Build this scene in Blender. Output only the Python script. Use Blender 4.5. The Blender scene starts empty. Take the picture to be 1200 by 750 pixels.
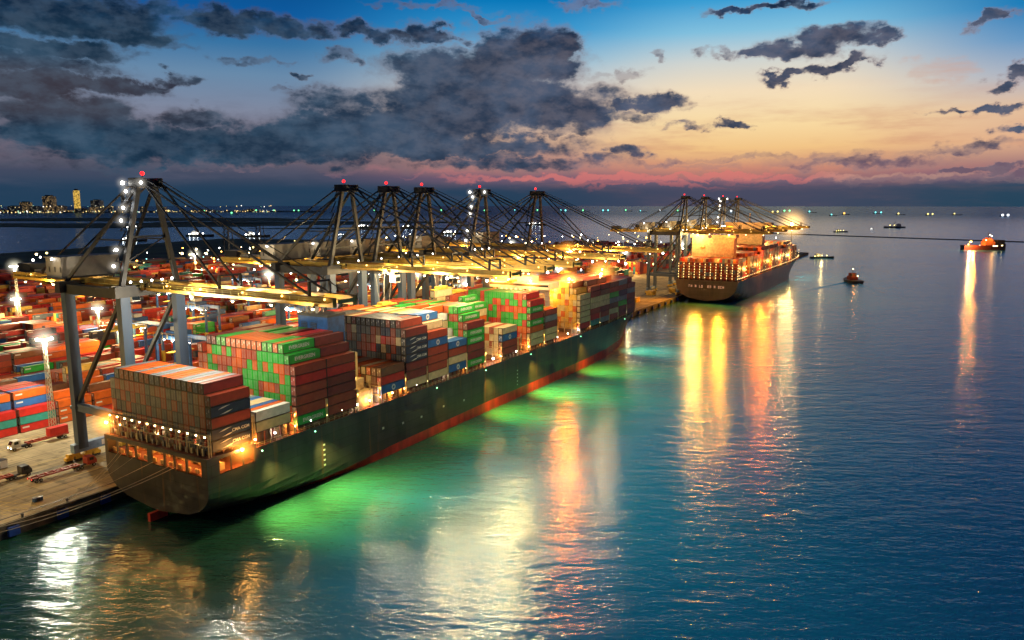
import bpy, math, random
from mathutils import Vector, Matrix
from mathutils.bvhtree import BVHTree
R = math.radians
random.seed(7)
scene = bpy.context.scene
COL = bpy.data.collections.new("port"); scene.collection.children.link(COL)

# ------------------------------------------------------------------ helpers
def lin(r, g, b):
    f = lambda c: (c / 255 / 12.92) if c <= 10 else ((c / 255 + .055) / 1.055) ** 2.4
    return (f(r), f(g), f(b))

class MB:
    def __init__(s): s.v = []; s.f = []; s.m = []
    def poly(s, pts, m=0):
        n = len(s.v); s.v += [tuple(p) for p in pts]; s.f.append(tuple(range(n, n + len(pts)))); s.m.append(m)
    def box(s, x0, x1, y0, y1, z0, z1, m=0, skip=''):
        n = len(s.v)
        s.v += [(x0,y0,z0),(x1,y0,z0),(x1,y1,z0),(x0,y1,z0),(x0,y0,z1),(x1,y0,z1),(x1,y1,z1),(x0,y1,z1)]
        for k, q in (('b',(0,3,2,1)),('t',(4,5,6,7)),('s',(0,1,5,4)),('e',(1,2,6,5)),('n',(2,3,7,6)),('w',(3,0,4,7))):
            if k in skip: continue
            s.f.append(tuple(n + i for i in q)); s.m.append(m)
        return s
    def beam(s, a, b, w, h=None, m=0):
        h = h or w; a = Vector(a); b = Vector(b); d = (b - a)
        if d.length < 1e-6: return s
        d.normalize()
        up = Vector((0, 0, 1)) if abs(d.z) < .95 else Vector((0, 1, 0))
        r = d.cross(up).normalized() * (w / 2); u = r.normalized().cross(d).normalized() * (h / 2)
        n = len(s.v)
        for p in (a, b):
            for k in ((-1,-1),(1,-1),(1,1),(-1,1)): s.v.append(tuple(p + r * k[0] + u * k[1]))
        for q in ((3,2,1,0),(4,5,6,7),(0,1,5,4),(1,2,6,5),(2,3,7,6),(3,0,4,7)):
            s.f.append(tuple(n + i for i in q)); s.m.append(m)
        return s
    def tube(s, a, b, r, n=8, m=0, r2=None):
        r2 = r if r2 is None else r2
        a = Vector(a); b = Vector(b); d = (b - a).normalized()
        up = Vector((0, 0, 1)) if abs(d.z) < .95 else Vector((0, 1, 0))
        x = d.cross(up).normalized(); y = d.cross(x)
        k = len(s.v)
        for p, rr in ((a, r), (b, r2)):
            for i in range(n):
                t = 2 * math.pi * i / n; s.v.append(tuple(p + x * rr * math.cos(t) + y * rr * math.sin(t)))
        for i in range(n):
            j = (i + 1) % n; s.f.append((k+i, k+n+i, k+n+j, k+j)); s.m.append(m)
        s.f.append(tuple(k + i for i in range(n))); s.m.append(m)
        s.f.append(tuple(k + n + i for i in reversed(range(n)))); s.m.append(m)
        return s
    def ball(s, c, r, m=0, nu=8, nv=5, sz=1.0):
        k = len(s.v)
        for j in range(nv + 1):
            ph = math.pi * j / nv
            for i in range(nu):
                t = 2 * math.pi * i / nu
                s.v.append((c[0]+r*math.sin(ph)*math.cos(t), c[1]+r*math.sin(ph)*math.sin(t), c[2]+r*sz*math.cos(ph)))
        for j in range(nv):
            for i in range(nu):
                i2 = (i + 1) % nu
                s.f.append((k+j*nu+i, k+(j+1)*nu+i, k+(j+1)*nu+i2, k+j*nu+i2)); s.m.append(m)
        return s
    def build(s, name, mats, parent=None, origin=None, smooth=False):
        me = bpy.data.meshes.new(name)
        o = origin or (0, 0, 0)
        me.from_pydata([(x-o[0], y-o[1], z-o[2]) for x, y, z in s.v], [], s.f)
        if not isinstance(mats, (list, tuple)): mats = [mats]
        for m_ in mats: me.materials.append(m_)
        if len(mats) > 1: me.polygons.foreach_set('material_index', s.m)
        if smooth: me.polygons.foreach_set('use_smooth', [True] * len(me.polygons))
        me.update()
        ob = bpy.data.objects.new(name, me); COL.objects.link(ob)
        if parent is not None: ob.parent = parent
        return ob

def tag(o, label=None, cat=None, group=None, kind=None):
    if label: o['label'] = label
    if cat: o['category'] = cat
    if group: o['group'] = group
    if kind: o['kind'] = kind
    return o
def thing(name, label, cat, loc=(0, 0, 0), group=None, rz=0):
    o = bpy.data.objects.new(name, None); COL.objects.link(o); o.location = loc; o.rotation_euler = (0, 0, rz)
    o.empty_display_size = .5
    return tag(o, label, cat, group)
def copy_tree(o, parent=None):
    c = o.copy(); COL.objects.link(c)
    if parent is not None: c.parent = parent
    for ch in [x for x in COL.objects if x.parent == o]: copy_tree(ch, c)
    return c
def lamp(loc, power, color, r=.5, parent=None, spot=None, aim=None, blend=.6, name='lamp_light'):
    d = bpy.data.lights.new(name, 'SPOT' if spot else 'POINT')
    d.energy = power; d.color = color; d.shadow_soft_size = r
    if spot: d.spot_size = R(spot); d.spot_blend = blend
    o = bpy.data.objects.new(name, d); COL.objects.link(o); o.location = loc
    if aim is not None: o.rotation_euler = (Vector(aim) - Vector(loc)).to_track_quat('-Z', 'Y').to_euler()
    if parent is not None: o.parent = parent
    return o
_hz = {}
def lamp_halo(parent, loc, r, col, s=1.0):
    """soft glowing ball added around a strong lamp to imitate its glare"""
    k = (col, s)
    if k not in _hz:
        m = bpy.data.materials.new('lamp_glow_volume'); m.use_nodes = True; nt = m.node_tree; N, L = nt.nodes, nt.links; N.clear()
        out = N.new('ShaderNodeOutputMaterial'); em = N.new('ShaderNodeEmission'); em.inputs[0].default_value = (*col, 1)
        tc = N.new('ShaderNodeTexCoord'); ln = N.new('ShaderNodeVectorMath'); ln.operation = 'LENGTH'; L.new(tc.outputs['Object'], ln.inputs[0])
        a = N.new('ShaderNodeMath'); a.operation = 'SUBTRACT'; a.use_clamp = True; a.inputs[0].default_value = 1; L.new(ln.outputs['Value'], a.inputs[1])
        b = N.new('ShaderNodeMath'); b.operation = 'POWER'; b.inputs[1].default_value = 3.2; L.new(a.outputs[0], b.inputs[0])
        c = N.new('ShaderNodeMath'); c.operation = 'MULTIPLY'; c.inputs[1].default_value = s; L.new(b.outputs[0], c.inputs[0])
        L.new(c.outputs[0], em.inputs[1]); L.new(em.outputs[0], out.inputs['Volume']); m.cycles.volume_step_rate = .6  # emission only: the lamp's glare is painted into the volume
        try: m.cycles.emission_sampling = 'NONE'
        except Exception: pass
        b_ = MB(); b_.ball((0, 0, 0), 1, 0, 16, 10); o = b_.build('lamp_glow', m); _hz[k] = o.data; bpy.data.objects.remove(o)
    o = bpy.data.objects.new('lamp_glow', _hz[k]); COL.objects.link(o); o.location = loc; o.scale = (r, r, r)
    if parent is not None: o.parent = parent
    return o
SOD = (1, .40, .07); AMB = (1, .62, .20); WARM = (1, .80, .48); WHITE = (.92, .97, 1); GREEN = (.42, 1, .30)

# ------------------------------------------------------------------ materials
def nodes(name):
    m = bpy.data.materials.new(name); m.use_nodes = True
    nt = m.node_tree; b = nt.nodes['Principled BSDF']
    return m, nt, b
def paint(name, rgb, rough=.55, metal=0.0, var=.35, scale=.6, bump=0, wave=None, streak=False):
    m, nt, b = nodes(name)
    N, L = nt.nodes, nt.links
    tc = N.new('ShaderNodeTexCoord'); nz = N.new('ShaderNodeTexNoise')
    nz.inputs['Scale'].default_value = scale; nz.inputs['Detail'].default_value = 5
    mp = N.new('ShaderNodeMapping'); mp.inputs['Scale'].default_value = (1, 1, .25 if streak else 1)
    L.new(tc.outputs['Object'], mp.inputs['Vector']); L.new(mp.outputs['Vector'], nz.inputs['Vector'])
    rp = N.new('ShaderNodeMapRange'); rp.inputs['From Min'].default_value = .3; rp.inputs['From Max'].default_value = .7
    rp.inputs['To Min'].default_value = 1 - var; rp.inputs['To Max'].default_value = 1 + var * .5
    L.new(nz.outputs['Fac'], rp.inputs['Value'])
    mx = N.new('ShaderNodeVectorMath'); mx.operation = 'SCALE'; mx.inputs[0].default_value = rgb
    L.new(rp.outputs['Result'], mx.inputs['Scale']); L.new(mx.outputs['Vector'], b.inputs['Base Color'])
    b.inputs['Roughness'].default_value = rough; b.inputs['Metallic'].default_value = metal
    if wave:
        w = N.new('ShaderNodeTexWave'); w.bands_direction = wave; w.inputs['Scale'].default_value = .9
        L.new(tc.outputs['Object'], w.inputs['Vector'])
        bp = N.new('ShaderNodeBump'); bp.inputs['Strength'].default_value = .35; bp.inputs['Distance'].default_value = .04
        L.new(w.outputs['Fac'], bp.inputs['Height']); L.new(bp.outputs['Normal'], b.inputs['Normal'])
    elif bump:
        bp = N.new('ShaderNodeBump'); bp.inputs['Strength'].default_value = bump; bp.inputs['Distance'].default_value = .1
        L.new(nz.outputs['Fac'], bp.inputs['Height']); L.new(bp.outputs['Normal'], b.inputs['Normal'])
    return m
def plated(m):
    nt = m.node_tree; N, L = nt.nodes, nt.links; b = N['Principled BSDF']
    old = b.inputs['Base Color'].links[0].from_socket
    tc = N.new('ShaderNodeTexCoord'); sp = N.new('ShaderNodeSeparateXYZ'); cb = N.new('ShaderNodeCombineXYZ'); L.new(tc.outputs['Object'], sp.inputs[0])
    ad = N.new('ShaderNodeMath'); ad.operation = 'ADD'; L.new(sp.outputs[0], ad.inputs[0]); L.new(sp.outputs[1], ad.inputs[1]); L.new(ad.outputs[0], cb.inputs[0]); L.new(sp.outputs[2], cb.inputs[1])
    br = N.new('ShaderNodeTexBrick'); L.new(cb.outputs[0], br.inputs['Vector']); br.inputs['Scale'].default_value = 1; br.inputs['Brick Width'].default_value = 11; br.inputs['Row Height'].default_value = 2.9
    br.inputs['Mortar Size'].default_value = .07; br.inputs['Color1'].default_value = (1,1,1,1); br.inputs['Color2'].default_value = (.78,.80,.76,1); br.inputs['Mortar'].default_value = (.5,.48,.42,1)
    mx = N.new('ShaderNodeVectorMath'); mx.operation = 'MULTIPLY'; L.new(old, mx.inputs[0]); L.new(br.outputs[0], mx.inputs[1])
    # rust running down from the scuppers
    nz = N.new('ShaderNodeTexNoise'); mp = N.new('ShaderNodeMapping'); mp.inputs['Scale'].default_value = (.5, .5, .035); L.new(tc.outputs['Object'], mp.inputs[0]); L.new(mp.outputs[0], nz.inputs['Vector']); nz.inputs['Scale'].default_value = 1; nz.inputs['Detail'].default_value = 5
    mr = N.new('ShaderNodeMapRange'); mr.interpolation_type = 'SMOOTHSTEP'; L.new(nz.outputs[0], mr.inputs[0]); mr.inputs[1].default_value = .60; mr.inputs[2].default_value = .72; mr.inputs[4].default_value = .7
    rx = N.new('ShaderNodeMix'); rx.data_type = 'RGBA'; L.new(mr.outputs[0], rx.inputs[0]); L.new(mx.outputs[0], rx.inputs[6]); rx.inputs[7].default_value = (.17, .075, .03, 1)
    L.new(rx.outputs[2], b.inputs['Base Color']); return m
def glow(name, rgb, strength, base=(.5, .5, .5)):
    m, nt, b = nodes(name)
    b.inputs['Base Color'].default_value = (*base, 1); b.inputs['Emission Color'].default_value = (*rgb, 1)
    b.inputs['Emission Strength'].default_value = strength
    try: m.cycles.emission_sampling = 'NONE'
    except Exception: pass
    return m

PAL = {'orange':(.56,.10,.008),'rust red':(.31,.042,.018),'maroon':(.19,.022,.016),'red':(.50,.018,.012),'green':(.02,.36,.04),
       'navy blue':(.018,.03,.07),'blue':(.02,.11,.36),'cream':(.58,.47,.27),'white':(.68,.70,.68),'grey':(.17,.20,.24),'slate':(.05,.062,.08),
       'yellow':(.68,.42,.07),'pink':(.52,.10,.16),'teal':(.03,.26,.24),'brown':(.17,.065,.028)}
CN = list(PAL); CI = {c: i for i, c in enumerate(CN)}
CM = [paint(c.replace(' ', '_') + '_container_paint', PAL[c], .5, 0, .3, .45, wave='Y') for c in CN]
M = dict(
 rod=paint('galvanised_steel', (.38,.38,.36), .45, .3), frame=paint('container_frame', (.035,.022,.016), .6),
 letter=paint('white_lettering', (.58,.58,.56), .5, var=.1), letter_b=paint('blue_lettering', (.02,.08,.3), .5, var=.1),
 hull=paint('dark_hull_paint', (.066,.055,.050), .42, 0, .45, .16, streak=True), boot=paint('red_boot_topping', (.62,.04,.025), .5, 0, .45, .3, streak=True),
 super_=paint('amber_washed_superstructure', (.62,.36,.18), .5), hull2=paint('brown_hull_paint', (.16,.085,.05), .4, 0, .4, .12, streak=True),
 deck=paint('red_deck_paint', (.17,.05,.03), .7), buff=paint('buff_steel', (.50,.40,.22), .6), hatch=paint('hatch_cover', (.20,.13,.07), .6),
 white=paint('white_superstructure', (.72,.70,.64), .5, var=.15), funnel=paint('blue_funnel', (.012,.07,.24), .45), dark=paint('dark_steel', (.03,.032,.036), .5),
 crane=paint('slate_blue_crane_paint', (.05,.085,.15), .45, .0, .3, .3, streak=True), cdark=paint('dark_crane_steel', (.022,.024,.028), .5),
 boom=paint('yellow_girder_paint', (.62,.38,.06), .5, 0, .3, .3), walk=paint('yellow_walkway', (.6,.48,.12), .6),
 house=paint('cream_machinery_house', (.21,.195,.175), .55, 0, .15), wheel=paint('yellow_bogie', (.65,.42,.05), .5), sill=paint('light_blue_sill_beam', (.16,.26,.45), .5),
 rubber=paint('black_rubber', (.02,.02,.02), .8), cable=paint('steel_cable', (.30,.28,.24), .5), rope=paint('mooring_rope', (.60,.52,.38), .9),
 concrete=paint('quay_concrete', (.40,.33,.21), .85, 0, .35, .09, bump=.2), wall=paint('quay_wall', (.10,.095,.075), .9, 0, .5, .4),
 line=paint('faded_yellow_line', (.55,.42,.12), .8, 0, .5, .8), rail=paint('crane_rail_steel', (.10,.09,.08), .5, .5), fender=paint('blue_fender_panel', (.01,.06,.34), .5),
 rtgb=paint('blue_gantry_paint', (.03,.10,.28), .5), rtgy=paint('yellow_gantry_paint', (.70,.46,.05), .5), cabw=paint('white_cab_paint', (.7,.7,.7), .4), chas=paint('red_chassis_paint', (.32,.04,.02), .5),
 glass=paint('dark_window_glass', (.02,.03,.04), .1), mast=paint('mast_steel', (.55,.52,.42), .5), roofm=paint('warehouse_roof', (.35,.36,.36), .6), tealp=paint('teal_shed_paint', (.05,.35,.36), .6),
 lw=glow('white_lamp', (1,.97,.9), 22), lwarm=glow('warm_lamp', (1,.72,.32), 18), lsod=glow('sodium_lamp', (1,.38,.05), 26), lred=glow('red_beacon', (1,.01,.012), 3), lgrn=glow('green_lamp', (.25,1,.5), 5), lcy=glow('cyan_lamp', (.25,.9,.9), 4),
 lyel=glow('yellow_lamp', (1,.8,.25), 5), win=glow('lit_window', (1,.55,.18), 3.2), lsoft=glow('soft_yellow_lamp', (1,.62,.15), 6),
)

plated(M['hull']); plated(M['hull2'])
def worn(m):
    nt = m.node_tree; N, L = nt.nodes, nt.links; b = N['Principled BSDF']; old = b.inputs['Base Color'].links[0].from_socket
    tc = N.new('ShaderNodeTexCoord'); P = tc.outputs['Object']
    def nz(sx, sy, det, lo, hi, o):
        n = N.new('ShaderNodeTexNoise'); mp = N.new('ShaderNodeMapping'); mp.inputs['Scale'].default_value = (sx, sy, 1); L.new(P, mp.inputs[0]); L.new(mp.outputs[0], n.inputs['Vector']); n.inputs['Scale'].default_value = 1; n.inputs['Detail'].default_value = det
        r = N.new('ShaderNodeMapRange'); r.interpolation_type = 'SMOOTHSTEP'; L.new(n.outputs[0], r.inputs[0]); r.inputs[1].default_value = lo; r.inputs[2].default_value = hi; r.inputs[3].default_value = o; r.inputs[4].default_value = 1; return r.outputs[0]
    a = nz(.9, .035, 4, .34, .52, .62); c = nz(.3, .3, 5, .33, .45, .55)
    br = N.new('ShaderNodeTexBrick'); L.new(P, br.inputs['Vector']); br.offset = 0; br.inputs['Scale'].default_value = 1; br.inputs['Brick Width'].default_value = 6; br.inputs['Row Height'].default_value = 6; br.inputs['Mortar Size'].default_value = .09
    br.inputs['Color1'].default_value = (1,1,1,1); br.inputs['Color2'].default_value = (.86,.86,.86,1); br.inputs['Mortar'].default_value = (.55,.55,.55,1)
    s1 = N.new('ShaderNodeMath'); s1.operation = 'MULTIPLY'; L.new(a, s1.inputs[0]); L.new(c, s1.inputs[1])
    v1 = N.new('ShaderNodeVectorMath'); v1.operation = 'SCALE'; L.new(old, v1.inputs[0]); L.new(s1.outputs[0], v1.inputs['Scale'])
    v2 = N.new('ShaderNodeVectorMath'); v2.operation = 'MULTIPLY'; L.new(v1.outputs[0], v2.inputs[0]); L.new(br.outputs[0], v2.inputs[1]); L.new(v2.outputs[0], b.inputs['Base Color'])
worn(M['concrete'])
# ------------------------------------------------------------------ camera
cam_d = bpy.data.cameras.new('camera'); cam = bpy.data.objects.new('camera', cam_d); scene.collection.objects.link(cam)
HEAD = 30.18; PITCH = 8.82
cam.location = (0, 0, 80); cam.rotation_euler = (R(90 - PITCH), 0, R(HEAD))
cam_d.sensor_width = 36; cam_d.lens = 26.1; cam_d.clip_start = 1; cam_d.clip_end = 60000
scene.camera = cam
def proj(P):   # used only to decide which containers are large enough to be objects of their own
    c, s, p = math.cos(R(HEAD)), math.sin(R(HEAD)), R(PITCH)
    x, y, z = P[0], P[1], P[2] - 80
    r = c*x + s*y; fw = -s*x + c*y
    d = fw*math.cos(p) - z*math.sin(p); u = fw*math.sin(p) + z*math.cos(p)
    if d < 1: return (-9, -9, 1)
    return (.5 + .725*r/d, .5 - 1.16*u/d, d)

# ------------------------------------------------------------------ sky
CLOUDS = [(-30.52, 12.17, 6.96, 1.28, 0, 1),
 (-26.3, 10.74, 3.54, 0.73, 0, 0.85),
 (-32.29, 7.39, 4.09, 1.33, 0, 0.9),
 (-12.54, 7.34, 4.25, 1.19, 0, 0.7),
 (-31.73, 8.71, 5.04, 0.61, 0, 0.8),
 (-20.93, 3.27, 14.44, 0.82, 0, 0.75),
 (0.63, 10.2, 4.92, 2.71, 0, 1),
 (2.52, 11.07, 2.83, 1.86, 0, 1),
 (-3.8, 9.0, 5.98, 2.02, -8, 1),
 (-0.96, 7.21, 10.72, 2.19, 0, 1),
 (-9.52, 5.6, 11.69, 1.83, 4, 1),
 (5.09, 7.0, 3.92, 1.09, 0, 0.9),
 (10.41, 7.27, 3.2, 0.72, 0, 0.85),
 (9.19, 6.34, 1.87, 0.55, 0, 0.6),
 (-5.13, 4.42, 11.95, 1.12, 0, 0.9),
 (-15.66, 4.57, 7.12, 1.56, 0, 0.95),
 (-25.22, 4.3, 12.03, 1.36, -2, 1),
 (-30.11, 5.72, 5.26, 1.39, 0, 0.95),
 (-21.9, 5.84, 3.3, 0.8, 0, 0.7),
 (-29.0, 7.75, 4.61, 0.74, 0, 0.9),
 (-26.52, 7.82, 3.05, 0.49, 6, 0.8),
 (-23.62, 8.44, 1.6, 0.44, 8, 0.7),
 (-30.74, 9.56, 4.66, 0.71, 0, 0.95),
 (-30.1, 11.63, 6.1, 1.3, 0, 1),
 (-25.4, 12.74, 5.61, 0.62, 0, 0.7),
 (-20.14, 12.27, 3.32, 0.91, 0, 0.95),
 (-16.49, 12.08, 4.04, 0.72, 0, 0.85),
 (-11.17, 12.3, 2.42, 0.67, 0, 0.8),
 (-8.43, 12.0, 2.77, 0.8, -8, 0.8),
 (-5.95, 12.18, 2.49, 0.8, -12, 0.8),
 (-18.31, 9.98, 2.28, 0.28, 0, 0.55),
 (-12.13, 10.5, 1.81, 0.52, 0, 0.6),
 (-16.06, 8.96, 0.82, 0.29, 0, 0.6),
 (-16.39, 8.08, 1.05, 0.23, 0, 0.5),
 (-23.77, 10.27, 2.11, 0.27, 0, 0.5),
 (-6.23, 13.97, 4.93, 0.28, -4, 0.45),
 (-2.51, 13.25, 1.88, 0.28, -10, 0.5),
 (21.59, 10.97, 3.81, 0.92, 4, 1),
 (18.57, 10.41, 2.27, 0.56, 0, 0.9),
 (25.28, 10.89, 1.75, 0.42, 8, 0.8),
 (23.03, 9.35, 2.57, 0.49, 8, 0.95),
 (19.78, 8.89, 2.36, 0.34, 4, 0.85),
 (15.4, 10.58, 1.47, 0.28, -5, 0.5),
 (16.43, 13.39, 2.88, 0.32, 8, 0.8),
 (19.24, 13.56, 3.34, 0.27, 0, 0.7),
 (5.61, 14.1, 2.48, 0.33, 0, 0.5),
 (32.04, 11.4, 1.53, 0.54, 8, 0.95),
 (33.35, 8.0, 1.42, 0.45, 4, 0.9),
 (32.97, 7.33, 1.34, 0.31, 0, 0.7),
 (32.64, 5.93, 1.63, 0.36, 4, 0.85),
 (29.71, 6.01, 1.35, 0.21, 0, 0.7),
 (33.64, 4.73, 1.15, 0.41, 10, 0.85),
 (10.32, 10.22, 0.73, 0.41, 0, 0.5),
 (8.31, 9.22, 1.61, 0.41, 5, 0.5),
 (6.31, 9.5, 1.13, 0.35, 0, 0.4),
 (3.52, 5.55, 2.55, 0.56, 0, 0.6),
 (8.31, 3.9, 1.64, 0.56, 0, 0.7),
 (7.19, 3.28, 2.54, 0.44, 0, 0.55),
 (10.83, 3.25, 3.11, 0.31, 3, 0.5),
 (15.62, 5.53, 1.66, 0.3, 0, 0.75),
 (12.61, 5.54, 1.46, 0.3, 0, 0.6),
 (14.53, 2.9, 2.42, 0.24, 0, 0.4),
 (18.65, 3.38, 8.64, 0.3, 0, 0.42),
 (24.78, 2.89, 6.9, 0.52, 0, 0.6),
 (30.76, 3.55, 4.28, 0.38, 0, 0.6),
 (32.5, 2.26, 2.53, 0.32, 0, 0.9),
 (33.68, 1.7, 2.69, 0.32, 0, 0.75),
 (27.47, 1.59, 6.11, 0.28, 0, 0.45),
 (0.0, 3.18, 10.21, 0.76, 0, 0.7),
 (-11.46, 3.12, 5.56, 0.49, 0, 0.5),
 (-29.89, 2.43, 7.28, 0.49, 0, 0.45)]
BANDS = [(5.81, 1.91, 8.27, 0.38, 0, 1),
 (-1.3, 1.79, 4.84, 0.32, 0, 0.8),
 (12.73, 2.12, 7.35, 0.31, 2, 0.9),
 (21.57, 1.9, 6.7, 0.3, 0, 0.8),
 (28.46, 1.91, 4.5, 0.28, 0, 0.7),
 (10.26, 1.51, 9.95, 0.25, 0, 0.7),
 (-26.83, 3.4, 5.64, 0.51, -2, 0.5),
 (-18.68, 2.66, 6.36, 0.36, 0, 0.6),
 (-13.88, 3.95, 1.52, 0.55, 0, 0.5),
 (-12.4, 2.49, 3.69, 0.31, 0, 0.5),
 (28.93, 8.59, 2.91, 0.94, 0, 0.6),
 (-5.16, 2.23, 5.12, 0.19, 0, 0.5),
 (17.58, 1.22, 4.71, 0.18, 0, 0.5)]

def make_world():
    w = bpy.data.worlds.new("World"); scene.world = w; w.use_nodes = True
    nt = w.node_tree; N, L = nt.nodes, nt.links; N.clear()
    out = N.new('ShaderNodeOutputWorld'); bg = N.new('ShaderNodeBackground'); L.new(bg.outputs[0], out.inputs[0])
    def mth(op, a, b=None, c=None, clamp=False):
        n = N.new('ShaderNodeMath'); n.operation = op; n.use_clamp = clamp
        for i, v in enumerate((a, b, c)):
            if v is None: continue
            if isinstance(v, (int, float)): n.inputs[i].default_value = v
            else: L.new(v, n.inputs[i])
        return n.outputs[0]
    def mixc(f, a, b):
        n = N.new('ShaderNodeMix'); n.data_type = 'RGBA'
        if isinstance(f, (int, float)): n.inputs[0].default_value = f
        else: L.new(f, n.inputs[0])
        for i, v in ((6, a), (7, b)):
            if isinstance(v, tuple): n.inputs[i].default_value = (*v, 1)
            else: L.new(v, n.inputs[i])
        return n.outputs[2]
    def smooth(v, a, b, o0=0, o1=1):
        n = N.new('ShaderNodeMapRange'); n.interpolation_type = 'SMOOTHSTEP'; L.new(v, n.inputs[0])
        n.inputs[1].default_value = a; n.inputs[2].default_value = b; n.inputs[3].default_value = o0; n.inputs[4].default_value = o1
        return n.outputs[0]
    tc = N.new('ShaderNodeTexCoord'); sp = N.new('ShaderNodeSeparateXYZ'); L.new(tc.outputs['Generated'], sp.inputs[0])
    az = mth('ADD', mth('MULTIPLY', mth('ARCTAN2', sp.outputs[0], sp.outputs[1]), 57.29578), HEAD)
    el = mth('MULTIPLY', mth('ARCSINE', sp.outputs[2]), 57.29578)
    cb = N.new('ShaderNodeCombineXYZ'); L.new(az, cb.inputs[0]); L.new(el, cb.inputs[1])
    # vertical gradients for three bearings
    def ramp(stops):
        n = N.new('ShaderNodeValToRGB'); e = n.color_ramp.elements
        while len(e) > 1: e.remove(e[0])
        for i, (p, c) in enumerate(stops):
            q = e[0] if i == 0 else e.new(p / 40)
            q.position = p / 40; q.color = (*lin(*c), 1)
        L.new(mth('DIVIDE', mth('MAXIMUM', el, 0), 40, clamp=True), n.inputs[0]); return n.outputs[0]
    left = ramp([(0,(38,66,90)),(1.2,(48,68,92)),(2.2,(66,74,96)),(3.0,(100,94,110)),(4.2,(122,108,122)),(6.5,(128,136,158)),(9,(104,138,170)),(11,(56,116,164)),(13,(14,90,158)),(17,(4,62,120)),(26,(6,40,80)),(40,(6,24,48))])
    mid = ramp([(0,(46,72,94)),(1,(70,80,102)),(2,(112,90,112)),(3,(196,134,124)),(4.5,(228,184,146)),(6.5,(226,206,184)),(8.5,(206,206,204)),(10.5,(140,186,212)),(12.5,(52,150,206)),(14.5,(6,120,186)),(18,(4,78,136)),(26,(6,46,92)),(40,(6,26,54))])
    right = ramp([(0,(58,74,94)),(.9,(80,82,104)),(1.7,(118,96,114)),(2.6,(206,138,116)),(4,(242,196,134)),(5.8,(249,219,164)),(8,(244,222,188)),(10,(208,212,208)),(12,(130,192,222)),(14,(58,158,212)),(18,(8,88,146)),(26,(8,50,96)),(40,(8,28,56))])
    far = ramp([(0,(36,70,92)),(1.2,(66,80,104)),(2.2,(140,100,116)),(4,(226,176,140)),(6,(226,190,158)),(8,(170,180,196)),(10,(96,150,196)),(12,(10,122,184)),(17,(4,76,130)),(26,(6,46,90)),(40,(6,26,54))])
    base = mixc(smooth(az, -17, -1), left, mid)
    base = mixc(smooth(az, 2, 14), base, right)
    base = mixc(smooth(az, 21, 35), base, far)
    # fine wisps
    wz = N.new('ShaderNodeTexNoise'); wm = N.new('ShaderNodeMapping'); wm.inputs['Scale'].default_value = (.13, .75, 1); L.new(cb.outputs[0], wm.inputs[0]); L.new(wm.outputs[0], wz.inputs['Vector'])
    wz.inputs['Scale'].default_value = 1; wz.inputs['Detail'].default_value = 5; wz.inputs['Roughness'].default_value = .6
    wisp = smooth(wz.outputs['Fac'], .45, .72)
    base = mixc(mth('MULTIPLY', wisp, smooth(el, 9, 5, 0, .42)), base, mixc(smooth(az, -14, 6), lin(92, 92, 112), lin(196, 130, 112)))
    # ragged edges : distort the bearing / elevation field
    def noise(scale, detail, rough, sx=1, sy=1, off=0):
        n = N.new('ShaderNodeTexNoise'); m_ = N.new('ShaderNodeMapping'); m_.inputs['Scale'].default_value = (sx, sy, 1); m_.inputs['Location'].default_value = (off, off * .7, off)
        L.new(cb.outputs[0], m_.inputs[0]); L.new(m_.outputs[0], n.inputs['Vector'])
        n.inputs['Scale'].default_value = scale; n.inputs['Detail'].default_value = detail; n.inputs['Roughness'].default_value = rough
        return n
    nd = noise(.42, 6, .58, 1, 1.5); sub = N.new('ShaderNodeVectorMath'); sub.operation = 'SUBTRACT'; sub.inputs[1].default_value = (.5, .5, .5); L.new(nd.outputs['Color'], sub.inputs[0])
    scl = N.new('ShaderNodeVectorMath'); scl.operation = 'MULTIPLY'; scl.inputs[1].default_value = (7.5, 2.9, 0); L.new(sub.outputs[0], scl.inputs[0])
    add = N.new('ShaderNodeVectorMath'); add.operation = 'ADD'; L.new(cb.outputs[0], add.inputs[0]); L.new(scl.outputs[0], add.inputs[1])
    def field(items, vec):
        acc = None
        for a, e, rx, ry, rot, s in items:
            m_ = N.new('ShaderNodeMapping'); m_.vector_type = 'TEXTURE'
            m_.inputs['Location'].default_value = (a, e, 0); m_.inputs['Rotation'].default_value = (0, 0, R(rot)); m_.inputs['Scale'].default_value = (rx, ry, 1)
            L.new(vec, m_.inputs[0]); ln = N.new('ShaderNodeVectorMath'); ln.operation = 'LENGTH'; L.new(m_.outputs[0], ln.inputs[0])
            v = smooth(ln.outputs['Value'], 1.5, .35, 0, s); acc = v if acc is None else mth('MAXIMUM', acc, v)
            ch = N.new('ShaderNodeVectorMath'); ch.operation = 'MULTIPLY_ADD'; ch.inputs[1].default_value = (1e-6, 1e-6, 0)   # keeps the long chain evaluated in order
            L.new(acc, ch.inputs[0]); L.new(vec, ch.inputs[2]); vec = ch.outputs[0]
        return acc
    fd = field(CLOUDS, add.outputs[0])
    nf = noise(.8, 6, .58, 1, 1.8, 4)
    den = mth('ADD', fd, mth('MULTIPLY', mth('SUBTRACT', nf.outputs['Fac'], .5), .7))
    cov = mth('MAXIMUM', smooth(den, .14, .80), smooth(fd, .06, .8, 0, .75))
    fb = field(BANDS, add.outputs[0])
    nb = noise(.5, 4, .6, .5, 3.2, 9)
    bcov = smooth(mth('ADD', fb, mth('MULTIPLY', mth('SUBTRACT', nb.outputs['Fac'], .5), 1.1)), .3, .98, 0, .68)
    base = mixc(bcov, base, mixc(smooth(az, -18, 2), lin(150, 118, 128), mixc(smooth(az, 20, 26), lin(222, 122, 116), lin(206, 160, 140))))
    # cloud colour: slate in the west, mauve lower right, darker cores, paler tops
    ns = noise(.28, 4, .55, 1, 1.7, 12)
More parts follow.
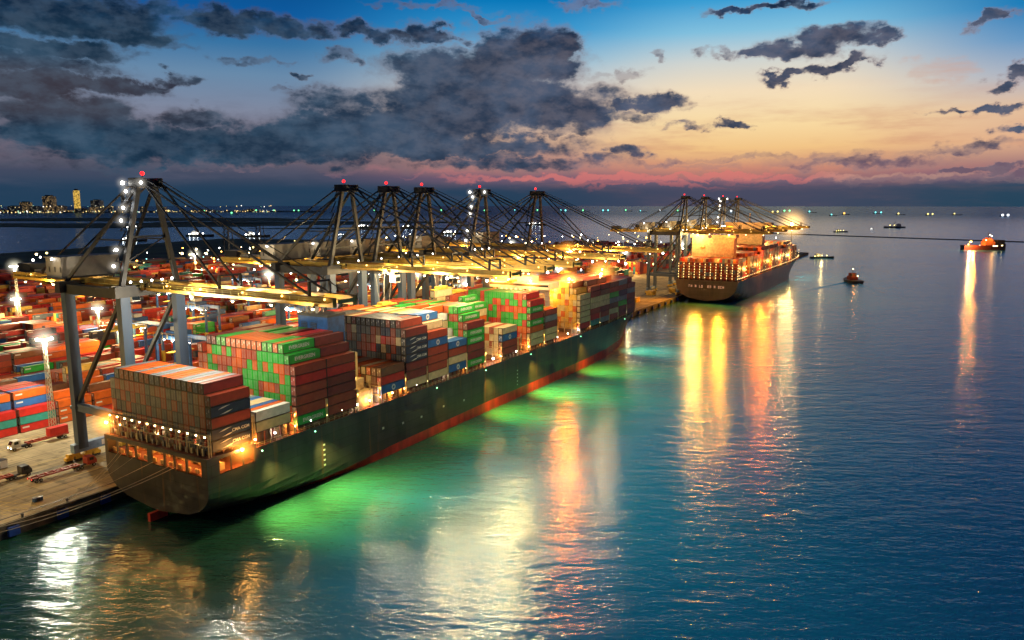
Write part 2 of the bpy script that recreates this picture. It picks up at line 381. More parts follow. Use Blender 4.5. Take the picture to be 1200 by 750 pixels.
    lo = mixc(smooth(az, -30, 12), lin(24, 48, 70), lin(50, 62, 84)); hi = mixc(smooth(az, -24, 10), lin(48, 76, 100), lin(78, 90, 114))
    cc = mixc(smooth(ns.outputs['Fac'], .36, .66), lo, hi)
    brown = mth('MULTIPLY', smooth(az, -14, -30), mth('MULTIPLY', smooth(el, 4.6, 6.2), smooth(el, 9.6, 8)))
    cc = mixc(mth('MULTIPLY', brown, .4), cc, lin(86, 66, 62))
    cc = mixc(mth('MULTIPLY', smooth(el, 10.5, 13), .75), cc, mixc(smooth(ns.outputs['Fac'], .4, .65), lin(8, 34, 62), lin(24, 68, 108)))
    cc = mixc(mth('MULTIPLY', mth('MULTIPLY', smooth(az, 2, 12), smooth(el, 4.6, 2.2)), .6), cc, lin(136, 104, 118))
    # thin rims pick up the afterglow
    rim = mth('MULTIPLY', smooth(den, .7, .4), smooth(az, -26, 4, .06, .42))
    cc = mixc(rim, cc, lin(196, 152, 140))
    cc = mixc(smooth(nf.outputs['Fac'], .35, .65, .22, 0), cc, mixc(smooth(az, -20, 8), lin(96, 116, 138), lin(150, 136, 140)))
    sky = mixc(cov, base, cc)
    # haze bank on the horizon
    sky = mixc(smooth(el, 1.9, .9, 0, .85), sky, mixc(smooth(az, 0, 16), lin(34, 62, 88), mixc(smooth(az, 18, 34), lin(72, 74, 96), lin(38, 68, 90))))
    # low ambient Nishita twilight on the unseen part of the dome
    nis = N.new('ShaderNodeTexSky'); nis.sky_type = 'NISHITA'; nis.sun_disc = False; nis.sun_elevation = R(1.0); nis.sun_rotation = R(-HEAD + 14)
    sc = N.new('ShaderNodeVectorMath'); sc.operation = 'SCALE'; L.new(nis.outputs[0], sc.inputs[0]); sc.inputs['Scale'].default_value = .05
    tot = N.new('ShaderNodeVectorMath'); tot.operation = 'ADD'; L.new(sky, tot.inputs[0])
    hi2 = N.new('ShaderNodeVectorMath'); hi2.operation = 'SCALE'; L.new(sc.outputs[0], hi2.inputs[0]); L.new(smooth(el, 14, 30), hi2.inputs['Scale']); L.new(hi2.outputs[0], tot.inputs[1])
    # the side of the dome away from the afterglow is darker
    bk = mth('COSINE', mth('MULTIPLY', mth('SUBTRACT', az, 8), .0174533))
    fin = N.new('ShaderNodeVectorMath'); fin.operation = 'SCALE'; L.new(tot.outputs[0], fin.inputs[0]); L.new(smooth(bk, -.3, .7, .36, 1), fin.inputs['Scale'])
    L.new(fin.outputs[0], bg.inputs[0]); bg.inputs[1].default_value = 1
    w.cycles.sampling_method = 'MANUAL'; w.cycles.sample_map_resolution = 512
make_world()
sun_d = bpy.data.lights.new('sun', 'SUN'); sun_d.energy = .015; sun_d.angle = R(20); sun_d.color = (1, .72, .5)
sun = bpy.data.objects.new('sun', sun_d); scene.collection.objects.link(sun)
_a = R(-HEAD + 14); sun.rotation_euler = Vector((-math.sin(_a), -math.cos(_a), -.06)).to_track_quat('-Z', 'Y').to_euler()

# ------------------------------------------------------------------ water and land
def water_mat():
    m, nt, b = nodes('sea_water'); N, L = nt.nodes, nt.links
    tc = N.new('ShaderNodeTexCoord'); P = tc.outputs['Object']
    def noise(sc, det, sx=1, sy=1, rough=.55, rot=0):
        n = N.new('ShaderNodeTexNoise'); m0 = N.new('ShaderNodeMapping'); m0.inputs['Rotation'].default_value = (0, 0, R(rot)); L.new(P, m0.inputs[0])
        mp = N.new('ShaderNodeMapping'); mp.inputs['Scale'].default_value = (sx, sy, 1)
        L.new(m0.outputs[0], mp.inputs[0]); L.new(mp.outputs[0], n.inputs['Vector']); n.inputs['Scale'].default_value = sc; n.inputs['Detail'].default_value = det; n.inputs['Roughness'].default_value = rough
        return n.outputs['Fac']
    def mth(op, a, b2, clamp=False):
        n = N.new('ShaderNodeMath'); n.operation = op; n.use_clamp = clamp
        for i, v in enumerate((a, b2)):
            if isinstance(v, (int, float)): n.inputs[i].default_value = v
            else: L.new(v, n.inputs[i])
        return n.outputs[0]
    def mr(v, a, b2, c, d, t='SMOOTHSTEP'):
        n = N.new('ShaderNodeMapRange'); n.interpolation_type = t; L.new(v, n.inputs[0])
        for i, q in enumerate((a, b2, c, d)): n.inputs[i + 1].default_value = q
        return n.outputs[0]
    n0 = noise(1.1, 3, .5, 1, .55, -38); n1 = noise(.42, 3, .42, 1, .55, -24); n2 = noise(.15, 2, .4, 1, .5, -33); n3 = noise(.03, 2, .5, 1, .5, -28)
    patch = noise(.012, 4, .5, 1, .55, -30)
    calm = mr(patch, .3, .7, .8, 1.1)
    h = mth('ADD', mth('MULTIPLY', n0, .13), mth('ADD', mth('MULTIPLY', n1, .34), mth('ADD', mth('MULTIPLY', n2, .42), mth('MULTIPLY', n3, .4))))
    bp = N.new('ShaderNodeBump'); bp.inputs['Distance'].default_value = 1.0; L.new(calm, bp.inputs['Strength']); L.new(h, bp.inputs['Height'])
    sp = N.new('ShaderNodeSeparateXYZ'); L.new(P, sp.inputs[0])
    # silty green beside the quay, blue in the open fairway
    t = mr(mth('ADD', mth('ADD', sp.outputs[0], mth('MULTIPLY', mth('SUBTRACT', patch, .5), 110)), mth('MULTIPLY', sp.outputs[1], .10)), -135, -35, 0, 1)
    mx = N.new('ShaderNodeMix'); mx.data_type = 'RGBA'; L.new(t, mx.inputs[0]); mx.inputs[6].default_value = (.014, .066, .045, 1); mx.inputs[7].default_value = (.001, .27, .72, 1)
    df = N.new('ShaderNodeBsdfDiffuse'); L.new(mx.outputs[2], df.inputs[0])
    gl = N.new('ShaderNodeBsdfGlossy'); gd = N.new('ShaderNodeVectorMath'); gd.operation = 'LENGTH'; L.new(P, gd.inputs[0])
    gx = N.new('ShaderNodeMix'); gx.data_type = 'RGBA'; L.new(mr(gd.outputs['Value'], 1800, 7000, 0, 1), gx.inputs[0]); gx.inputs[6].default_value = (.76, .87, .97, 1); gx.inputs[7].default_value = (.25, .37, .50, 1); L.new(gx.outputs[2], gl.inputs['Color']); L.new(bp.outputs[0], gl.inputs['Normal'])  # reflection colour darkens with distance, a painted haze towards the horizon
    L.new(mr(patch, .3, .7, .15, .19), gl.inputs['Roughness'])
    fr = N.new('ShaderNodeFresnel'); fr.inputs[0].default_value = 1.5; L.new(bp.outputs[0], fr.inputs['Normal'])
    ms = N.new('ShaderNodeMixShader'); L.new(mth('MULTIPLY', fr.outputs[0], .95), ms.inputs[0]); L.new(df.outputs[0], ms.inputs[1]); L.new(gl.outputs[0], ms.inputs[2])
    L.new(ms.outputs[0], nt.nodes['Material Output'].inputs[0]); N.remove(b)
    return m
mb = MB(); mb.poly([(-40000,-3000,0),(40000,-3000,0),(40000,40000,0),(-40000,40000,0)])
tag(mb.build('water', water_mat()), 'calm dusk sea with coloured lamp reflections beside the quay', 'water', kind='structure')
QX = -191.5; QZ = 3.2
mb = MB()
shore = [(QX,-300),(QX,1290),(-330,1350),(-540,1320),(-800,1290),(-1010,1270),(-1250,1210),(-1440,1150),(-1361,843),(-1304,616),(-1450,-300)]
mb.poly([(x, y, QZ) for x, y in shore])
for i in range(len(shore)):
    a, b = shore[i], shore[(i+1) % len(shore)]
    mb.poly([(b[0],b[1],QZ),(a[0],a[1],QZ),(a[0],a[1],-3),(b[0],b[1],-3)], 1)
tag(mb.build('quay', [M['concrete'], M['wall']]), 'lit concrete quay apron and container yard ground', 'quay', kind='structure')
grass = paint('dark_scrub_land', (.06,.085,.04), .95, 0, .6, .02)
mb = MB(); mb.poly([(-850,-300,QZ+.05),(-850,420,QZ+.05),(-820,900,QZ+.05),(-830,1270,QZ+.05),(-1005,1260,QZ+.05),(-1245,1200,QZ+.05),(-1432,1140,QZ+.05),(-1356,845,QZ+.05),(-1299,616,QZ+.05),(-1440,-300,QZ+.05)])
tag(mb.build('scrub_land', grass), 'dark open land behind the container yard', 'land', kind='structure')
def bank(cx, cy, L, W, seed):
    rnd = random.Random(seed); mb = MB(); pts = []
    ax = Vector((math.cos(R(HEAD)), math.sin(R(HEAD)), 0)); ay = Vector((-ax.y, ax.x, 0))
    for i in range(28):
        t = 2*math.pi*i/28; k = 1 + rnd.uniform(-.2, .2)
        p = Vector((cx, cy, 0)) + ax*(L*math.cos(t)*k) + ay*(W*math.sin(t)*k); pts.append((p.x, p.y, 1.2))
    mb.poly(pts)
    for i in range(28):
        a, b = pts[i], pts[(i+1) % 28]; mb.poly([(b[0],b[1],1.2),(a[0],a[1],1.2),(a[0],a[1],-1),(b[0],b[1],-1)])
    tag(mb.build('mudbank', grass), None, None, kind='structure')
bank(-2900, 1750, 900, 330, 1); bank(-3900, 2500, 1100, 520, 2); bank(-2500, 2500, 700, 260, 3); bank(-1750, 1950, 320, 60, 4)
mb = MB(); ground_y0 = -200
for x in (-196, -222.8): mb.box(x-.2, x+.2, -100, 1200, QZ+.004, QZ+.09)
tag(mb.build('crane_rail', M['rail']), kind='structure')
mb = MB()
for x in (-201, -206, -211, -216, -230, -252, -259):
    mb.box(x-.12, x+.12, -60, 1000, QZ+.004, QZ+.010, skip='b')
for k in range(14):   # hatched bay beside the mooring point
    y = 62 + k*2.2; mb.poly([(-214, y, QZ+.008), (-214, y+.25, QZ+.008), (-197.5, y+5.25, QZ+.008), (-197.5, y+5, QZ+.008)])
tag(mb.build('lane_marking', M['line']), kind='structure')
mb = MB(); mb.box(QX-.9, QX-.1, -100, 1285, QZ+.004, QZ+.35); tag(mb.build('quay_kerb', M['wall']), kind='structure')
mb = MB(); a = Vector((-420, 2180, 0)); b = Vector((900, 1640, 0)); mb.beam((a.x, a.y, .6), (b.x, b.y, .6), 7, 2.4)
tag(mb.build('breakwater', M['dark']), 'long low dark breakwater crossing the open water', 'breakwater', kind='structure')

ORD = ['zeroth','first','second','third','fourth','fifth','sixth','seventh','eighth','ninth','tenth','eleventh','twelfth','thirteenth','fourteenth','fifteenth','sixteenth','seventeenth','eighteenth','nineteenth','twentieth']
for i, y in enumerate([62, 74.5, 86.6, 98.3, 109.6] + list(range(424, 610, 15))):
    mb = MB(); mb.box(QX+.02, QX+.5, y-.9, y+.9, .2, 3.0, 1); mb.box(QX+.5, QX+1.3, y-1.3, y+1.3, .5, 2.7, 0)
    o = mb.build('quay_fender', [M['fender'], M['rubber']])
    if i in (2, 3, 4): tag(o, f"blue fender panel on the quay wall, {['','','leftmost of three','middle of three','rightmost of three, nearest the stern'][i]}", 'fender', 'blue fenders on the quay wall')
    elif i < 2: tag(o, 'blue fender panel on the quay wall beyond the left edge of the photo', 'fender', 'blue fenders on the quay wall')
    else: tag(o, 'small dark fender on the quay wall between the two container ships', 'fender', 'fenders between the two ships')
for i, y in enumerate([66, 78, 90, 101]):
    mb = MB(); mb.tube((QX-1.6, y, QZ), (QX-1.6, y, QZ+.75), .28, 8); mb.ball((QX-1.6, y, QZ+.8), .42, sz=.6)
    tag(mb.build('bollard', M['dark']), f"dark mooring bollard at the quay edge, {ORD[4-i]} one left of the stern", 'bollard', 'bollards on the quay edge')

# ------------------------------------------------------------------ ship hulls
def clampf(v, a, b): return max(a, min(b, v))
def interp(tab, y):
    if y <= tab[0][0]: return tab[0][1:]
    for p, q in zip(tab, tab[1:]):
        if y <= q[0]:
            t = (y - p[0]) / (q[0] - p[0]); return tuple(a + (b - a) * t for a, b in zip(p[1:], q[1:]))
    return tab[-1][1:]
# columns: y, deck half breadth, waterline half breadth, bottom z, rounding height, deck z, red line z
def loft(tab, xc, ys, zlo=None, ztop=None, nlo=4, nhi=9):
    rows = []
    for y in ys:
        bd, bw, zk, zr, zd, zl = interp(tab, y)
        if ztop is not None: zd_ = ztop
        else: zd_ = zd
        zl = max(zl, zk + .02)
        zs = [zk + (zl - zk) * (i / nlo) ** 1.6 for i in range(nlo + 1)] + [zl + (zd_ - zl) * i / nhi for i in range(1, nhi + 1)]
        pts = []
        for z in zs:
            t = clampf((z - zk) / zr, 0, 1); rnd = (1 - (1 - t) ** 2.3) ** .43 if t > 0 else 0
            fl = bw + (bd - bw) * clampf((z) / zd, 0, 1) ** 1.7
            pts.append((fl * rnd, z))
        rows.append((y, pts))
    up, lo = MB(), MB()
    for (ya, A), (yb, B) in zip(rows, rows[1:]):
        for i in range(len(A) - 1):
            for s in (1, -1):
                q = [(xc+s*A[i][0], ya, A[i][1]), (xc+s*B[i][0], yb, B[i][1]), (xc+s*B[i+1][0], yb, B[i+1][1]), (xc+s*A[i+1][0], ya, A[i+1][1])]
                if s < 0: q.reverse()
                (lo if i < nlo else up).poly(q)
    return up, lo, rows

# ---- near ship
XC = -170.3; Y0 = 111.0
TAB = [(111,20.8,20.8,2.4,9,19.3,2.0),(118,20.8,20.8,1.2,8.5,19.3,.8),(126,20.6,20.6,.0,8,18,.3),(140,20.4,20.4,-1.8,7.4,18,.9),(160,20.3,20.3,-3.5,6.5,18,2.0),(180,20.3,20.3,-5,5,18,3.0),(240,20.3,20.3,-6,3,18,4.0),
       (330,20.3,20.2,-6,3,18,4.3),(360,20.3,18.5,-6,3,18.4,4.4),(388,20.3,14.5,-6,3,19.2,4.6),(402,18.4,10.8,-6,3,19.8,4.7),(415,13.5,6,-6,2,20.6,4.8),(425,7.5,1.2,-6,2,21.2,4.9),(432,2.2,.3,-6,2,21.8,5),(435,.1,.05,-6,2,22,5)]
shipA = thing('container_ship', 'large container ship with dark hull and red waterline moored stern first at the quay', 'container ship', (XC, Y0, 0), 'container ships at the quay')
OA = (XC, Y0, 0)
ys_s = [111, 113, 116, 119, 122, 126]; up, lo, rows = loft(TAB, XC, ys_s, ztop=14.6)
ys_m = [126,132,140,150,160,170,180,200,220,240,270,300,330,345,360,374,388,395,402,409,415,420,425,429,432,435]
up2, lo2, rows2 = loft(TAB, XC, ys_m)
def merge(a, b):
    n = len(a.v); a.v += b.v; a.f += [tuple(i + n for i in f) for f in b.f]; a.m += b.m
merge(up, up2); merge(lo, lo2)
# transom: closed below the openings, piers between the eight of them
pts = rows[0][1]; ring = [(XC + p[0], 111, p[1]) for p in pts]; ringl = [(XC - p[0], 111, p[1]) for p in pts]
for i in range(len(pts) - 1): up.poly([ringl[i], ring[i], ring[i+1], ringl[i+1]])
XL, XR = XC - 20.8, XC + 20.8; W_ = XR - XL
wins = [(.03,.125),(.14,.225),(.24,.315),(.33,.44),(.485,.60),(.615,.695),(.71,.805),(.82,.95)]
edges = [0.0] + [v for w in wins for v in w] + [1.0]
for i in range(0, len(edges), 2): up.box(XL + W_*edges[i], XL + W_*edges[i+1], 111.0, 111.35, 14.6, 18.3)
up.box(XL, XR, 111.0, 111.35, 18.3, 19.3)
for sx in (-1, 1):
    xo = XC + sx*20.8; xi = XC + sx*20.4; a_, b_ = min(xo, xi), max(xo, xi)
    up.box(a_, b_, 111.35, 114.6, 14.6, 18.5); up.box(a_, b_, 125.3, 126, 14.6, 18.5); up.box(a_, b_, 111.35, 126, 18.5, 19.3)
    for yy in (118.1, 121.8): up.box(a_+.05, b_-.05, yy-.12, yy+.12, 14.6, 18.5)
up.box(XC-20.4, XC+20.4, 126, 126.3, 18, 19.3)
hull = up.build('hull', M['hull'], shipA, OA); 
for p_ in hull.data.polygons: p_.use_smooth = False
lo.build('boot_topping', M['boot'], shipA, OA)
# deck, mooring deck and coamings
mb = MB()
dk = [(y, interp(TAB, y)[0] - .15, interp(TAB, y)[4] - .05) for y in ys_m]
for (ya, ba, za), (yb, bb, zb) in zip(dk, dk[1:]): mb.poly([(XC-ba,ya,za),(XC+ba,ya,za),(XC+bb,yb,zb),(XC-bb,yb,zb)])
mb.poly([(XC-20.4,111.35,14.62),(XC+20.4,111.35,14.62),(XC+20.4,126,14.62),(XC-20.4,126,14.62)])
mb.box(XC-20.4, XC+20.4, 111.4, 126.2, 19.1, 19.32); mb.box(XC-20.4, XC+20.4, 125.9, 126.0, 14.7, 19.05)
mb.build('deck', M['deck'], shipA, OA)
for i in range(6):
    x = XC - 17 + i*6.6
    w = MB(); w.tube((x-1.4, 117, 15.6), (x+1.4, 117, 15.6), .8, 10); w.tube((x-1.6,117,15.6),(x-1.4,117,15.6),1.1,10); w.tube((x+1.4,117,15.6),(x+1.6,117,15.6),1.1,10); w.box(x+1.7,x+2.7,116.3,117.7,14.65,16.4)
    w.build('mooring_winch', M['buff'], shipA, OA)
for i in range(12):
    x = XC - 19 + i*3.4
    w = MB(); w.tube((x, 112.3, 14.64), (x, 112.3, 15.7), .3, 8); w.tube((x+.9, 112.3, 14.64), (x+.9, 112.3, 15.7), .3, 8); w.build('deck_bollard', M['buff'], shipA, OA)
for x in (XC-14, XC-4, XC+6, XC+16): lamp((x-XC, 3.5, 18.6), 2300, SOD, .3, shipA)
# rudder
mb = MB(); mb.box(XC-.5, XC+.5, 108.6, 113.5, -3, 2.2); mb.box(XC-.35, XC+.35, 112.2, 113.0, 2.0, 5.2); mb.build('rudder', M['boot'], shipA, OA)
# rail along the starboard edge
mb = MB()
for y in range(127, 434, 2):
    b_, _, _, _, z_, _ = interp(TAB, y); mb.box(XC+b_-.12, XC+b_-.04, y-.04, y+.04, z_, z_+1.05)
for dz in (.55, 1.05):
    for ya, yb in zip(ys_m, ys_m[1:]):
        A, B = interp(TAB, ya), interp(TAB, yb); mb.beam((XC+A[0]-.08, ya, A[4]+dz), (XC+B[0]-.08, yb, B[4]+dz), .07)
mb.build('deck_rail', M['buff'], shipA, OA)

# container bays of the near ship: start y, base z, {outer profile from starboard}, depth
NC = 19; PX = 40.4 / NC; TH = 2.85
def prof(out, mid, left=None):
    left = left or out; n = NC - len(out) - len(left)
    a = list(reversed(left)) + (mid * NC)[:n] + list(reversed(out)); return a
W6 = ['rust red','orange','rust red','maroon','red','brown']
BAYS = [
 dict(n='stern stack', y=113.5, zb=20.25, h=prof([5],[6]), side=['rust red','navy blue','rust red','navy blue','navy blue'], top='SROOF', mix=['rust red','slate','navy blue','slate','rust red','navy blue','brown','rust red'], inner=['maroon']),
 dict(n='low stack behind the stern stack', y=126.8, zb=21.6, h=[2]*NC, side=['white','cream'], mix=['white','orange','grey','blue','cream'], inner=[]),
 dict(n='green stack', y=140.9, zb=19.6, h=prof([6,7,8],[8],[6,7]), side=['rust red','red','rust red','rust red','rust red','green'], mix=['green','rust red','rust red','green','orange'], inner=['green','green'], top='GROOF'),
 dict(n='maroon stack behind the green stack', y=152.9, zb=19.6, h=prof([6,7],[8,8,7,8],[7]), side=['rust red','red','maroon','maroon','rust red','rust red'], mix=['maroon','rust red','green','maroon'], inner=['maroon'], top='MROOF'),
 dict(n='low stack beside the funnel', y=176.4, zb=20.7, h=[3]*NC, side=['brown','red','blue'], mix=['cream','maroon','green','brown','orange'], inner=[]),
 dict(n='mixed stack ahead of the funnel', y=189.0, zb=19.8, h=prof([7,8],[8]), side=['maroon','navy blue','navy blue','navy blue','maroon','maroon','cream'], mix=['rust red','rust red','slate','brown','rust red','navy blue','cream','red','slate'], inner=['rust red']),
 dict(n='orange topped stack', y=201.0, zb=20.0, h=prof([6,7,8],[8]), side=['rust red','blue','rust red','rust red','rust red','cream'], mix=['cream','orange','yellow','grey'], inner=['cream','blue'], top='OROOF'),
 dict(n='blue and cream stack', y=213.2, zb=20.3, h=prof([4,4,4,5,7],[7,7,8]), side=['blue','rust red','cream','blue'], mix=['blue','white','orange','cream','green'], inner=[]),
 dict(n='tall green and maroon stack', y=225.4, zb=19.9, h=prof([6,7,8],[8]), side=['maroon','green','green','maroon','maroon','green'], mix=['rust red','green','rust red','green','orange'], inner=['green','green']),
 dict(n='cream topped low stack', y=250.6, zb=20.0, h=prof([4]*7,[7,7,8],[4]), side=['cream','blue','rust red','rust red'], mix=['cream','rust red','green','cream','orange'], inner=[]),
 dict(n='red and green stack', y=274.0, zb=19.9, h=prof([7,8],[8]), side=['red','green','rust red','green','orange','cream','cream'], mix=['red','green','red','orange','green'], inner=['red']),
 dict(n='rust and slate stack', y=287.3, zb=19.9, h=prof([5,5,5],[7]), side=['rust red','grey','maroon','cream','cream'], mix=['rust red','orange','green','cream'], inner=[]),
 dict(n='yellow stack', y=324.0, zb=20.0, h=prof([6,7,8],[8]), side=['cream','cream','cream','cream','cream','red'], mix=['yellow','cream','yellow','yellow','orange'], inner=['yellow','rust red']),
 dict(n='first stack ahead of the yellow stack', y=336.2, zb=20.0, h=prof([7,8],[8]), side=['rust red','rust red','cream','cream','rust red','red','teal'], mix=W6, inner=['brown']),
 dict(n='second stack ahead of the yellow stack', y=348.4, zb=20.0, h=prof([7],[8]), side=['rust red','brown','cream','cream','maroon','rust red','grey'], mix=W6, inner=['brown']),
 dict(n='third stack ahead of the yellow stack', y=360.6, zb=20.0, h=prof([7],[7,8]), side=['brown','rust red','green','grey','brown','cream','rust red'], mix=W6, inner=[]),
 dict(n='fourth stack ahead of the yellow stack', y=372.8, zb=20.0, h=prof([7],[7]), side=['grey','rust red','navy blue','grey','green','maroon','maroon'], mix=W6, inner=[]),
 dict(n='foremost stack at the bow', y=385.2, zb=20.0, h=prof([6,7],[7]), side=['maroon','grey','rust red','maroon','rust red','maroon'], mix=['maroon','rust red'], inner=['maroon']),
]
SROOF = ['grey','grey','orange','orange','orange','grey','orange','orange','grey','grey','orange','orange','orange','grey','grey','orange','grey','rust red','rust red']
GROOF = ['rust red','rust red','maroon','maroon','green','green','orange','orange','orange','orange','orange','orange','orange','green','green','orange','green','green','rust red']
MROOF = ['maroon','maroon','maroon','maroon','maroon','rust red','green','maroon','green','green','maroon','rust red','red','red','maroon','maroon','maroon','maroon','rust red']
OROOF = ['orange','orange','yellow','orange','cream','orange','yellow','cream','orange','cream','orange','yellow','grey','cream','grey','blue','blue','cream','rust red']
ROOF = dict(SROOF=SROOF, GROOF=GROOF, MROOF=MROOF, OROOF=OROOF)
cont = []   # every container: x0,x1,y0,y1,z0,z1,colour,place,exposed faces
rnd = random.Random(11)
for bi, B in enumerate(BAYS):
    hh = B['h']
    for c in range(NC):
        for t in range(hh[c]):
            down = hh[c] - t
            fromright = NC - 1 - c
            if fromright == 0: col = B['side'][min(down - 1, len(B['side']) - 1)]
            elif fromright <= len(B['inner']) and t >= hh[c+1]: col = B['inner'][fromright - 1]
            elif down == 1 and B.get('top'): col = ROOF[B['top']][c]
            else: col = rnd.choice(B['mix'])
            x0 = XC - 20.2 + c*PX; ex = ''
            if down == 1: ex += 't'
            if fromright == 0 or t >= hh[c+1]: ex += 'e'
            ex += 's'
            cont.append(dict(b=(x0+.07, x0+PX-.07, B['y'], B['y']+11.9, B['zb']+t*TH, B['zb']+(t+1)*TH-.13), c=col, ex=ex, near=True,
                             lab=(B['n'], c+1, down, fromright)))
    # hatch cover below the bay
    mb = MB(); mb.box(XC-19.2, XC+18.6, B['y']+.2, B['y']+11.7, interp(TAB, max(B['y'],127))[4] if bi else 19.34, B['zb']-.05)
    mb.build('hatch_cover', M['hatch'], shipA, OA)
    # stub posts under the outboard container row
    for k in range(5):
        y = B['y'] + .6 + k*2.7
        zz = interp(TAB, max(y, 127))[4] if bi else 19.34
        mb = MB(); mb.box(XC+19.3, XC+19.75, y-.22, y+.22, zz, B['zb']-.03); mb.build('stack_stanchion', M['deck'], shipA, OA)
def lashing(y, z0, z1, dz, y2=.7):
    mb = MB(); n = 10
    for i in range(n + 1):
        x = XC - 20.1 + 40.2*i/n
        mb.box(x-.13, x+.13, y, y+.22, z0, z1); mb.box(x-.10, x+.10, y+y2-.2, y+y2, z0, z1)
    z = z0 + dz
    while z <= z1 + .01:
        mb.box(XC-20.2, XC+20.2, y-.05, y+y2, z-.1, z); mb.box(XC-20.2, XC+20.2, y-.03, y+.03, z+1.0, z+1.07)
        z += dz
    mb.build('lashing_bridge', M['buff'], shipA, OA)
lashing(112.2, 19.34, 24.9, 2.75, .9)
for y, zt in [(125.65,26.5),(139.6,25.2),(151.9,25),(165.0,25),(175.2,25),(188.1,25),(200.1,25.5),(212.3,25.5),(224.5,25.5),(237.6,25.5),(249.4,25.5),(263,25.5),(272.6,25.5),(286.2,25.5),(299.6,25),(322.9,25),(335.4,25.5),(347.6,25.5),(359.8,25.5),(372,25.5),(384.4,25.5),(397.4,25)]:
    lashing(y, interp(TAB, y)[4] if y > 126 else 19.34, zt, 2.8)
# small gear on the stern lashing gallery
for i in range(36):
    x = XC - 19.7 + i*1.1 + rnd.uniform(-.2, .2); z = 19.36 + 2.75*(i % 2)
    mb = MB(); h = rnd.uniform(.9, 1.9); mb.box(x-.3, x+.3, 112.45, 112.95, z, z+h)
    mb.build('lashing_locker', [M['house'], M['rod'], M['buff'], M['chas']][i % 4], shipA, OA)
for i in range(13):
    x = XC - 19.2 + i*3.2
    mb = MB(); mb.box(x-.22, x+.22, 112.0, 112.18, 24.3, 24.6); mb.build('gallery_lamp', M['lwarm'], shipA, OA)
for x in (-16, -8, 0, 8, 16): lamp((x, 1.6, 22.1), 420, (1,.74,.36), .25, shipA)
# starboard walkway lamps
k = 0
for y, zt in [(126.3,0),(133,0),(140,0),(146,0),(152.2,0),(158.5,0),(165,0),(171,0),(175.8,0),(182,0),(188.4,0),(194.5,0),(200.6,0),(212.6,0),(224.8,0),(238,0),(244,0),(250,0),(262,0),(273,0),(286.6,0),(300,0),(311,0),(323,0),(335.7,0),(348,0),(360,0),(372.3,0),(384.6,0),(391,0),(397,0)]:
    z = interp(TAB, y)[4] + 2.1; x = XC + interp(TAB, y)[0] - .45
    wh = k % 5 in (1, 3)
    mb = MB(); mb.ball((x, y, z), .28 if y < 240 else .38); mb.box(x-.05, x+.05, y-.05, y+.05, z-2.1, z-.1, 1)
    mb.build('walkway_lamp', [M['lw'] if wh else M['lwarm'], M['dark']], shipA, OA)
    lamp((x-XC-.5, y-Y0, z-.05), 1500 if not wh else 700, WHITE if wh else SOD, .15, shipA); k += 1
# big sodium flood at the stern corner openings
for x, y, z, p in ((XC+20.9, 121.5, 19.0, 5200), (XC-21.0, 112, 22.2, 3200)):
    mb = MB(); mb.ball((x, y, z), .5); mb.box(x-.5, x+.5, y-.1, y+.1, z+.45, z+.6, 1); mb.build('deck_floodlight', [M['lsod'], M['dark']], shipA, OA)
    lamp((x-XC+(.8 if x > XC else -.8), y-Y0-.8, z), p, SOD, .4, shipA); lamp_halo(shipA, (x-XC, y-Y0, z), 5.5, (1,.33,.04), 1.3)
for y in (139.9, 152.2, 165.3, 175.4, 188.3, 200.3, 212.5, 224.7, 237.9, 249.6, 272.8, 286.4, 299.9, 323.1, 335.5, 347.8, 360):
    lamp((20.0, y-Y0, 23.4), 1300, (1,.50,.12), .2, shipA)
# engine casing and funnel
mb = MB(); mb.box(XC-16, XC+12, 166.5, 174.8, 18, 34); mb.box(XC+12, XC+18.5, 167, 174, 18, 23); mb.box(XC+12, XC+16, 167.5, 173, 23.002, 26.5)
ec = mb.build('engine_casing', M['buff'], shipA, OA)
mb = MB(); mb.box(XC-5.2, XC+7.4, 166.9, 174.4, 34, 45.6)
fn = mb.build('funnel', M['funnel'], shipA, OA)
mb = MB(); mb.box(XC-5.5, XC+7.7, 166.6, 174.7, 45.6, 46.3); mb.build('funnel_top', M['dark'], fn, OA)
for i, x in enumerate((-3.8, .2)):
    mb = MB(); mb.box(XC+x, XC+x+2.6, 166.8, 166.9, 41.0, 43.6); 
    for j in range(5): mb.box(XC+x, XC+x+2.6, 166.72, 166.8, 41.2+j*.5, 41.35+j*.5, 1)
    mb.build('louvre', [M['dark'], M['funnel']], fn, OA)
for i in range(6):
    x = XC - 3 + (i % 3)*2.0; y = 169 + (i // 3)*2.5; mb = MB(); mb.tube((x, y, 46.3), (x, y-.6, 49.6 - (i % 2)*.7), .38, 8); mb.build('exhaust_pipe', M['rod'], fn, OA)
mb = MB()
for z in (21, 24.5, 28): 
    mb.box(XC+12.2, XC+19.6, 164.6, 166.4, z, z+.12); 
    for x in range(0, 8): mb.box(XC+12.3+x, XC+12.36+x, 164.6, 164.66, z+.12, z+1.1)
    mb.box(XC+12.2, XC+19.6, 164.6, 164.68, z+1.08, z+1.15)
for x in (12.3, 16, 19.5): mb.box(XC+x-.1, XC+x+.1, 164.6, 164.8, 18, 29)
mb.beam((XC+13, 164.5, 18), (XC+18, 164.5, 24.5), .8, .15); mb.build('stairway', M['wheel'], shipA, OA)
lamp((16, 52.5, 26), 3500, SOD, .3, shipA); lamp((17, 57, 30), 2500, AMB, .3, shipA)
